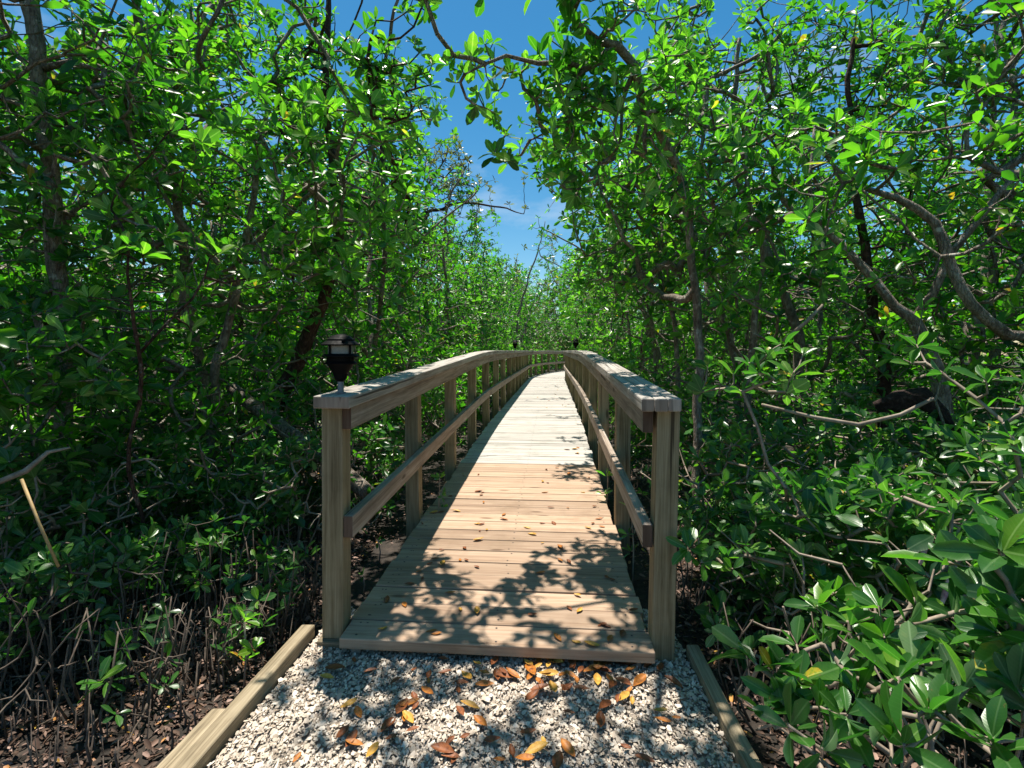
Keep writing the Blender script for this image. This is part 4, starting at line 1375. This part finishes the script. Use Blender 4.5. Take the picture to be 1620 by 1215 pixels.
# dark trunk pair
for px, d, lb, top in ((1398, 4.4, 'dark straight trunk standing behind the grey Y-forked mangrove', 1340), (1268, 4.9, 'grey leaning trunk between the end post and the Y-forked mangrove', 1160)):
    x0 = at(px, 600, d)
    tr = [limb((Vector((x0.x, x0.y, -.1)), .055), (at(px, 600, d), .05), (at(px - 18, 500, d), .045), (at((px + top) / 2, 400, d), .036), (at(top, 250, d), .026), (at(top + 10, 60, d), .018), rough=.05)]
    tips = pix_tips([(top - 120, 40), (top + 160, 40), (top + 150, 300), (px + 80, 420), (px - 150, 420)], d - .6, d + .8, 150, g, thr=-.1)
    make_plant('mangrove_tree', (x0.x, x0.y, GZ), tr, tips, g, 'mangrove with a ' + lb, 'tree', None, LEAF, DARKBARK if 'dark' in lb else BARK, L=.10, lod=1, k=8, tone=.48)
# pale sparse buttonwood showing against the sky
x0 = Vector((-1.75, 11.2, 0))
tr = [limb((Vector((x0.x, x0.y, -.1)), .06), (Vector((-1.9, 11.3, 2.2)), .05), (at(672, 350, 11), .04), (at(700, 330, 11), .032), (at(735, 321, 11), .026), (at(790, 328, 11), .018), (at(828, 338, 11), .008), rough=.06),
      limb((at(672, 350, 11), .03), (at(680, 290, 11), .02), (at(710, 240, 11), .01), rough=.06)]
tips = np.concatenate([pix_tips([(660, 240), (725, 215), (745, 260), (740, 290), (690, 310)], 10.4, 11.6, 153, g, thr=-.3), pix_tips([(690, 290), (830, 270), (832, 335), (740, 345), (690, 345)], 10.4, 11.6, 102, g, thr=-.1)])
make_plant('buttonwood_tree', (x0.x, x0.y, GZ), tr, tips, g, 'sparse pale-leaved tree with a dark bare limb against the sky', 'tree', None, PALELEAF, DARKBARK, L=.11, lod=1, k=6, tone=.5, cull=False)
x0 = Vector((.75, 19.0, 0))
b = bw(17.2, -1.3)
tr = [limb((Vector((b.x, b.y, -.1)), .05), (Vector((b.x + .1, b.y, 2.5)), .04), (at(850, 400, 19), .025), (at(862, 350, 19), .01), rough=.08)]
tips = pix_tips([(830, 345), (880, 350), (885, 410), (870, 450), (815, 450), (815, 400)], 18.3, 19.8, 136, g, thr=-.3)
make_plant('buttonwood_tree', (b.x, b.y, GZ), tr, tips, g, 'thin pale-leaved tree at the foot of the sky gap', 'tree', None, PALELEAF, BARK, L=.16, lod=1, k=6, tone=.45, cull=False)

# ================================================================== SHRUBS


def shrub(x, y, R, h, n, label, L=.10, lod=1, tone=.42, seed=0, k=8, group=None, leafm=None, tips=None, z0=.12, stems=6, bare_n=60, upright=False, barkm=None, cull=True, spread=(30, 90), tipr=.0030):
    g = np.random.default_rng(seed)
    gz = ground_z(x, y)
    limbs = []
    for q_ in range(stems):
        a = g.uniform(0, 6.28)
        rr = R * g.uniform(.3, .8)
        hh = h * g.uniform(.5, .85)
        k0 = rr * .95 if upright else .06
        p0 = Vector((x + k0 * math.cos(a), y + k0 * math.sin(a), gz - .05))
        p2 = Vector((x + rr * math.cos(a) + g.normal(0, .05), y + rr * math.sin(a) + g.normal(0, .05), gz + hh * (1.3 if upright else 1)))
        p1 = p0.lerp(p2, .5) + Vector((g.normal(0, .05), g.normal(0, .05), g.normal(0, .03)))
        rad = g.uniform(.003, .0052) if upright else g.uniform(.0045, .0085)
        limbs.append(limb((p0, rad), (p1, rad * .8), (p2, rad * .45), rough=.05, seed=q_))
    if tips is None:
        n = int(n * 1.9)
        m_ = n * 3
        a = g.uniform(0, 6.28, m_)
        z = g.uniform(z0, 1, m_)
        r_ = R * np.sqrt(g.random(m_)) * (1.05 - .5 * z ** 2)
        P = np.stack([x + r_ * np.cos(a), y + r_ * np.sin(a), gz + z * h], 1)
        P = P[[noise.noise(Vector(p) * 2.2 + Vector((seed, 0, 0))) > -.12 for p in P]]
        tips = P[:n]
    nb = bare_n
    a_, q_ = g.uniform(0, 6.28, nb), R * 1.15 * g.random(nb) ** .5
    bare = np.stack([x + q_ * np.cos(a_), y + q_ * np.sin(a_), gz + g.uniform(.03, .9, nb) * h], 1)
    return make_plant('mangrove_shrub', (x, y, gz), limbs, tips, g, label, 'shrub', group, leafm or SHRUBLEAF, barkm or TWIG, L=L, lod=lod, k=k, tone=tone, tvar=.45, wname='stems', fname='foliage',
                      spread=spread, yellow=.008, tipr=tipr, rmax=.0075, bare=bare, cull=cull)


# near right, large leaves sighted in the photo
tp = [(1300, 1020, 1.50), (1345, 985, 1.55), (1390, 960, 1.5), (1440, 985, 1.45), (1455, 960, 1.5), (1400, 1010, 1.42), (1335, 1060, 1.40), (1420, 1075, 1.32), (1445, 1050, 1.36), (1300, 1120, 1.30),
      (1225, 1060, 1.42), (1200, 1055, 1.45), (1340, 1130, 1.25), (1260, 1020, 1.6), (1470, 1120, 1.2), (1400, 1150, 1.18), (1250, 1150, 1.25), (1310, 1190, 1.15), (1480, 1040, 1.4), (1370, 1040, 1.5), (1430, 1180, 1.15), (1350, 1095, 1.35), (1180, 1030, 1.5), (1240, 1110, 1.35), (1290, 960, 1.65), (1265, 1075, 1.4), (1210, 1120, 1.35), (1320, 940, 1.7)]
shrub(at(1420, 1130, 1.5).x, 1.5, .5, .5, 0, 'low shrub of big dark glossy leaves beside the narrow path edging', L=.125, lod=0, tone=.46, seed=1, k=9, tips=np.array([tuple(at(*q_)) for q_ in tp]), stems=6, spread=(25, 80))
tp = [(1575, 1000, 1.25), (1560, 960, 1.35), (1600, 940, 1.3), (1620, 1010, 1.25), (1540, 1030, 1.3), (1600, 1080, 1.2), (1640, 980, 1.2), (1510, 970, 1.4), (1660, 900, 1.3), (1590, 860, 1.25), (1580, 870, 1.2), (1560, 880, 1.3), (1610, 830, 1.3),
      (1530, 1090, 1.25), (1640, 1120, 1.15), (1690, 1050, 1.2), (1540, 900, 1.45), (1500, 1130, 1.2), (1570, 1170, 1.1), (1500, 890, 1.5)]
shrub(at(1550, 1160, 1.35).x, 1.38, .5, .75, 0, 'near shrub on a bare grey stem with the largest leaves', L=.135, lod=0, tone=.48, seed=2, k=9, tips=np.array([tuple(at(*q_)) for q_ in tp]), stems=4, spread=(25, 82))
tp = [(1090, 868, 1.95), (1110, 890, 2.0), (1105, 850, 2.05), (1150, 880, 2.05), (1180, 860, 2.1), (1160, 900, 2.0), (1200, 890, 2.1), (1140, 840, 2.2), (1220, 850, 2.2), (1215, 800, 2.2), (1250, 880, 2.1), (1190, 820, 2.3)]
shrub(at(1215, 960, 2.2).x, 2.2, .5, .6, 0, 'shrub pushing a bright leaf whorl against the lampless end post', L=.092, lod=0, tone=.52, seed=3, k=9, cull=False, bare_n=0, tips=np.array([tuple(at(*q_)) for q_ in tp]), stems=5, spread=(25, 85))
tp = [(1185, 575, 2.2), (1215, 560, 2.15), (1235, 545, 2.2), (1200, 590, 2.1), (1160, 590, 2.3), (1140, 610, 2.3), (1225, 600, 2.1), (1255, 590, 2.2), (1175, 620, 2.2), (1120, 580, 2.5), (1205, 535, 2.3), (1245, 620, 2.2), (1110, 620, 2.5), (1270, 560, 2.3)]
shrub(at(1360, 760, 2.3).x, 2.3, .5, .9, 0, 'shrub with a bright whorl of leaves raised above the rail beside the end post', L=.105, lod=0, tone=.56, seed=4, k=9, tips=np.array([tuple(at(*q_)) for q_ in tp]), stems=3, spread=(25, 82))
tp = [(1440, 575, 2.0), (1470, 560, 1.95), (1500, 560, 1.9), (1540, 570, 1.85), (1560, 600, 1.8), (1600, 575, 1.8), (1490, 590, 1.95), (1580, 545, 1.9), (1450, 545, 2.1), (1620, 640, 1.75), (1640, 600, 1.8), (1520, 540, 2.0), (1660, 560, 1.8), (1600, 690, 1.7), (1630, 720, 1.6)]
shrub(at(1590, 800, 1.9).x, 1.9, .5, .95, 0, 'tall shrub of broad shaded leaves in front of the grey Y-forked trunk', L=.115, lod=0, tone=.38, seed=5, k=8, tips=np.array([tuple(at(*q_)) for q_ in tp]), stems=4, spread=(25, 85))
# mid right understorey
for i, (px, py, d, R, h, n, lb) in enumerate(((1330, 800, 2.2, .55, .75, 90, 'dark shrub in the middle of the bank beside the end post'), (1480, 780, 2.0, .55, .80, 90, 'leafy shrub below the rotten log'),
                                              (1220, 760, 3.0, .6, .85, 90, 'shaded shrub behind the end post'), (1400, 720, 3.0, .7, .95, 110, 'spreading shrub under the Y-forked trunk'),
                                              (1560, 760, 2.6, .6, .95, 90, 'pale leaved shrub behind the near grey stem shrub'), (1130, 740, 3.9, .55, .85, 80, 'small shrub a little way behind the lampless end post'),
                                              (1290, 690, 4.2, .8, 1.0, 110, 'rounded shrub under the grey leaning trunk'), (1560, 690, 4.0, .8, 1.1, 110, 'shrub filling the shade behind the bowed trunk'),
                                              (1690, 800, 2.0, .6, .9, 80, 'shrub cut by the picture edge beside the large-leaved shrub'), (1060, 700, 5.2, .5, .9, 80, 'shrub further back along the lampless railing, beyond the shrubs at its end post'))):
    p = at(px, 600, d)
    shrub(p.x, d, R, h, n, lb, L=.095 if d > 2.4 else .105, lod=0 if d < 2.7 else 1, tone=.40 + .05 * (i % 3), seed=20 + i, k=8)
# left understorey
for i, (px, d, R, h, n, lb) in enumerate(((60, 2.5, .55, .85, 80, 'shrub with broad grey-green leaves beside the dry yellow stalk'), (200, 2.9, .6, .75, 85, 'low shrub behind the seedlings on the lamp side'),
                                          (330, 3.2, .6, .80, 90, 'dark shrub in front of the fallen grey branch'), (450, 3.1, .45, .75, 70, 'small shrub close behind the lamp post'),
                                          (90, 3.6, .75, 1.0, 100, 'thick shrub under the pale upright trunk'), (270, 4.2, .8, 1.1, 110, 'spreading shrub around the fallen grey branch'),
                                          (470, 4.3, .6, 1.0, 90, 'shrub at the foot of the red-brown trunk'), (-40, 2.2, .5, .95, 70, 'shrub with waxy leaves at the picture edge near the dry stalk'),
                                          (585, 3.9, .42, .7, 70, 'shrub showing between the first and second posts under the lamp railing'), (600, 5.2, .5, .9, 80, 'shrub behind the second post of the lamp railing'),
                                          (150, 5.3, .9, 1.2, 110, 'large dim shrub far behind the pale upright trunk'), (400, 5.6, .9, 1.2, 110, 'large dim shrub far behind the red-brown trunk'))):
    p = at(px, 600, d)
    shrub(p.x, d, R, h, n, lb, L=.085 if i != 0 else .1, lod=0 if d < 2.7 else 1, tone=.36 + .05 * (i % 3), seed=60 + i, k=8, z0=.2)
for i, (px, d, R, h, n, lb) in enumerate(((20, 2.0, .38, .50, 26, 'sparse twiggy sapling shrub among the pencil roots below the dry stalk'), (150, 2.25, .36, .45, 24, 'twiggy little shrub between the dry stalk and the seedlings'),
                                          (270, 2.5, .36, .45, 26, 'low tangle of twigs with few leaves in front of the fallen grey branch'), (380, 2.6, .30, .42, 22, 'low twiggy shrub beside the lamp post foot'),
                                          (440, 2.45, .22, .35, 14, 'tiny twiggy shrub touching the lamp post'), (-60, 1.75, .34, .5, 22, 'twiggy shrub cut off by the picture edge below the dry stalk'),
                                          (290, 2.05, .24, .30, 5, 'knee-high twiggy shrub among roots beside the split edging'), (400, 2.2, .16, .28, 4, 'little twiggy shrub in the corner of lamp post and split edging'), (170, 1.85, .26, .32, 5, 'knee-high twiggy shrub standing in the open leaf litter'), (1150, 2.6, .38, .5, 40, 'low leafy shrub right behind the lampless end post'), (1230, 1.9, .30, .36, 30, 'low leafy shrub on the red litter beside the end post'))):
    p = at(px, 600, d)
    shrub(p.x, d, R, h, n, lb, L=.075, lod=0, tone=.36 + .06 * (i % 3), seed=160 + i, k=7, z0=.3, stems=22, bare_n=46, tipr=.0018, upright=True, barkm=DARKTWIG)
# shrubs hugging the railings further on
for side in (-1, 1):
    for i, s in enumerate((4.6, 6.4, 8.3, 10.4, 12.8, 15.4, 18.2, 21)):
        p = bw(s, side * 1.30)
        shrub(p.x, p.y, .55, 1.15 + .2 * (i % 2), 80, lab('low bushy shrub', side, s, 0).replace('overhanging', 'crowding the foot of'), L=.11 if s < 9 else .15, lod=1, tone=.5, seed=100 + i + 20 * (side > 0), k=7,
              leafm=LEAF if i % 2 else SHRUBLEAF)
# seedlings on the mud
SEED = [(385, 1085, .30, 'bright green seedling standing beside the split path edging', .75), (190, 960, .14, 'small seedling with a whorl of dull leaves among the pencil roots', .4), (295, 950, .30, 'dark seedling with upright leaves on a bent stem', .35), (600, 890, .14, 'seedling under the middle rail just behind the lamp post', .5),
        (575, 935, .10, 'tiny seedling in the gap between lamp post and deck', .45), (100, 1010, .14, 'seedling with narrow leaves nearest the picture edge', .4), (235, 1110, .10, 'tiny sprout in front of the pencil roots', .5), (250, 1030, .13, 'sprout with three pairs of leaves among the roots', .6), (690, 800, .25, 'seedling pressed against the deck edge below the middle rail', .5),
        (1000, 870, .22, 'seedling growing in the gap between deck and lampless end post', .42), (958, 800, .30, 'yellow-green seedling leaning over the deck edge', .72), (1160, 1000, .12, 'seedling on red leaf litter by the narrow edging', .4)]
for i, (px, py, h, lb, tn) in enumerate(SEED):
    g = np.random.default_rng(500 + i)
    d = F * (EYE + .06) / (py - HY)
    if i in (8, 9, 10): d = {8: 3.55, 9: 2.75, 10: 3.7}[i]
    p = at(px, py, d)
    gz = ground_z(p.x, p.y)
    if i in (8, 9, 10): h = .42 + .12 * (i == 10)
    top = Vector((p.x + g.normal(0, .02), p.y + g.normal(0, .02), gz + h))
    tr = [limb((Vector((p.x, p.y, gz - .02)), .0045), (Vector((p.x, p.y, gz)).lerp(top, .5) + Vector((.008, 0, 0)), .004), (top, .003), rough=.01)]
    tips = [tuple(top)]
    if h > .2: tips += [tuple(Vector((p.x, p.y, gz)).lerp(top, u) + Vector((g.normal(0, .03), g.normal(0, .03), 0))) for u in (.45, .7)]
    make_plant('mangrove_seedling', (p.x, p.y, gz), tr, np.array(tips), g, lb, 'seedling', None, LEAF if tn > .6 else SHRUBLEAF, TWIG, L=.062 if h < .2 else .075, lod=0, k=7, tone=tn, wname='stem', fname='foliage', cull=False, tipr=.002, up=1.2)

# ================================================================== LOOSE WOOD
def wood_piece(name, pts, m, label, cat, n=9, wob=.3):
    l = limb(*pts, rough=.03)
    o0 = pts[0][0]
    mb = MB()
    mb.tube([p for p, r in l], [r for p, r in l], n, wob=wob)
    o = mb.build(name, m, smooth=True, origin=o0)
    o.location = o0
    return tag(o, label, cat)


wood_piece('fallen_branch', [(at(365, 612, 4.0), .045), (at(410, 650, 3.9), .05), (at(450, 680, 3.8), .055), (at(500, 715, 3.7), .058), (at(585, 780, 3.55), .055)], BARK, 'grey fallen branch slanting down behind the lamp post', 'branch')
wood_piece('fallen_branch', [(at(0, 915, 2.45), .012), (at(45, 932, 2.45), .013), (at(90, 920, 2.5), .011), (at(120, 890, 2.55), .006)], TWIG, 'thin curved bare branch low on the lamp side by the dry stalk', 'branch', n=7)
wood_piece('fallen_branch', [(at(-20, 770, 2.0), .012), (at(40, 745, 2.05), .011), (at(75, 715, 2.1), .008), (at(112, 708, 2.15), .004)], TWIG, 'pale bare twig reaching in above the dry stalk', 'branch', n=7)
wood_piece('dry_stalk', [(at(34, 758, 1.9), .0055), (at(62, 828, 1.88), .0055), (at(92, 897, 1.86), .005)], STALK, 'straight dry yellow stalk hanging at the lamp-side picture edge', 'stalk', n=7, wob=.1)
wood_piece('fallen_branch', [(at(1205, 640, 2.25), .006), (at(1290, 660, 2.2), .0075), (at(1362, 670, 2.15), .008), (at(1430, 655, 2.1), .008), (at(1478, 630, 2.05), .007)], TWIG, 'pale bare stick bent in a shallow V above the shrubs', 'branch', n=7)
wood_piece('fallen_branch', [(at(1238, 540, 3.0), .010), (at(1275, 510, 2.95), .011), (at(1303, 482, 2.9), .008)], TWIG, 'pale broken stick slanting up in front of the grey trunks', 'branch', n=7)
rl = [(at(1385, 645, 2.9), .03), (at(1420, 632, 2.85), .055), (at(1460, 628, 2.8), .06), (at(1490, 655, 2.75), .045), (at(1510, 690, 2.7), .02)]
wood_piece('rotten_log', rl, ROTTEN, 'dark crumbling rotten log lying among the shrubs below the Y-forked trunk', 'log', n=14, wob=.9)
for a, b, lb in (((1462, 862), (1450, 890), 'white and purple seed pod hanging over the narrow stems'), ((1497, 925), (1486, 955), 'white and purple seed pod lower down beside the near grey stem')):
    wood_piece('seed_pod', [(at(a[0] + 2, a[1] - 14, 1.8), .002), (at(*a, 1.8), .007), (at((a[0] + b[0]) / 2, (a[1] + b[1]) / 2, 1.8), .0095), (at(*b, 1.8), .006), (at(b[0] - 3, b[1] + 8, 1.8), .001)], PROP, lb, 'seed pod', n=10, wob=.05)
print('STATS', STATS)
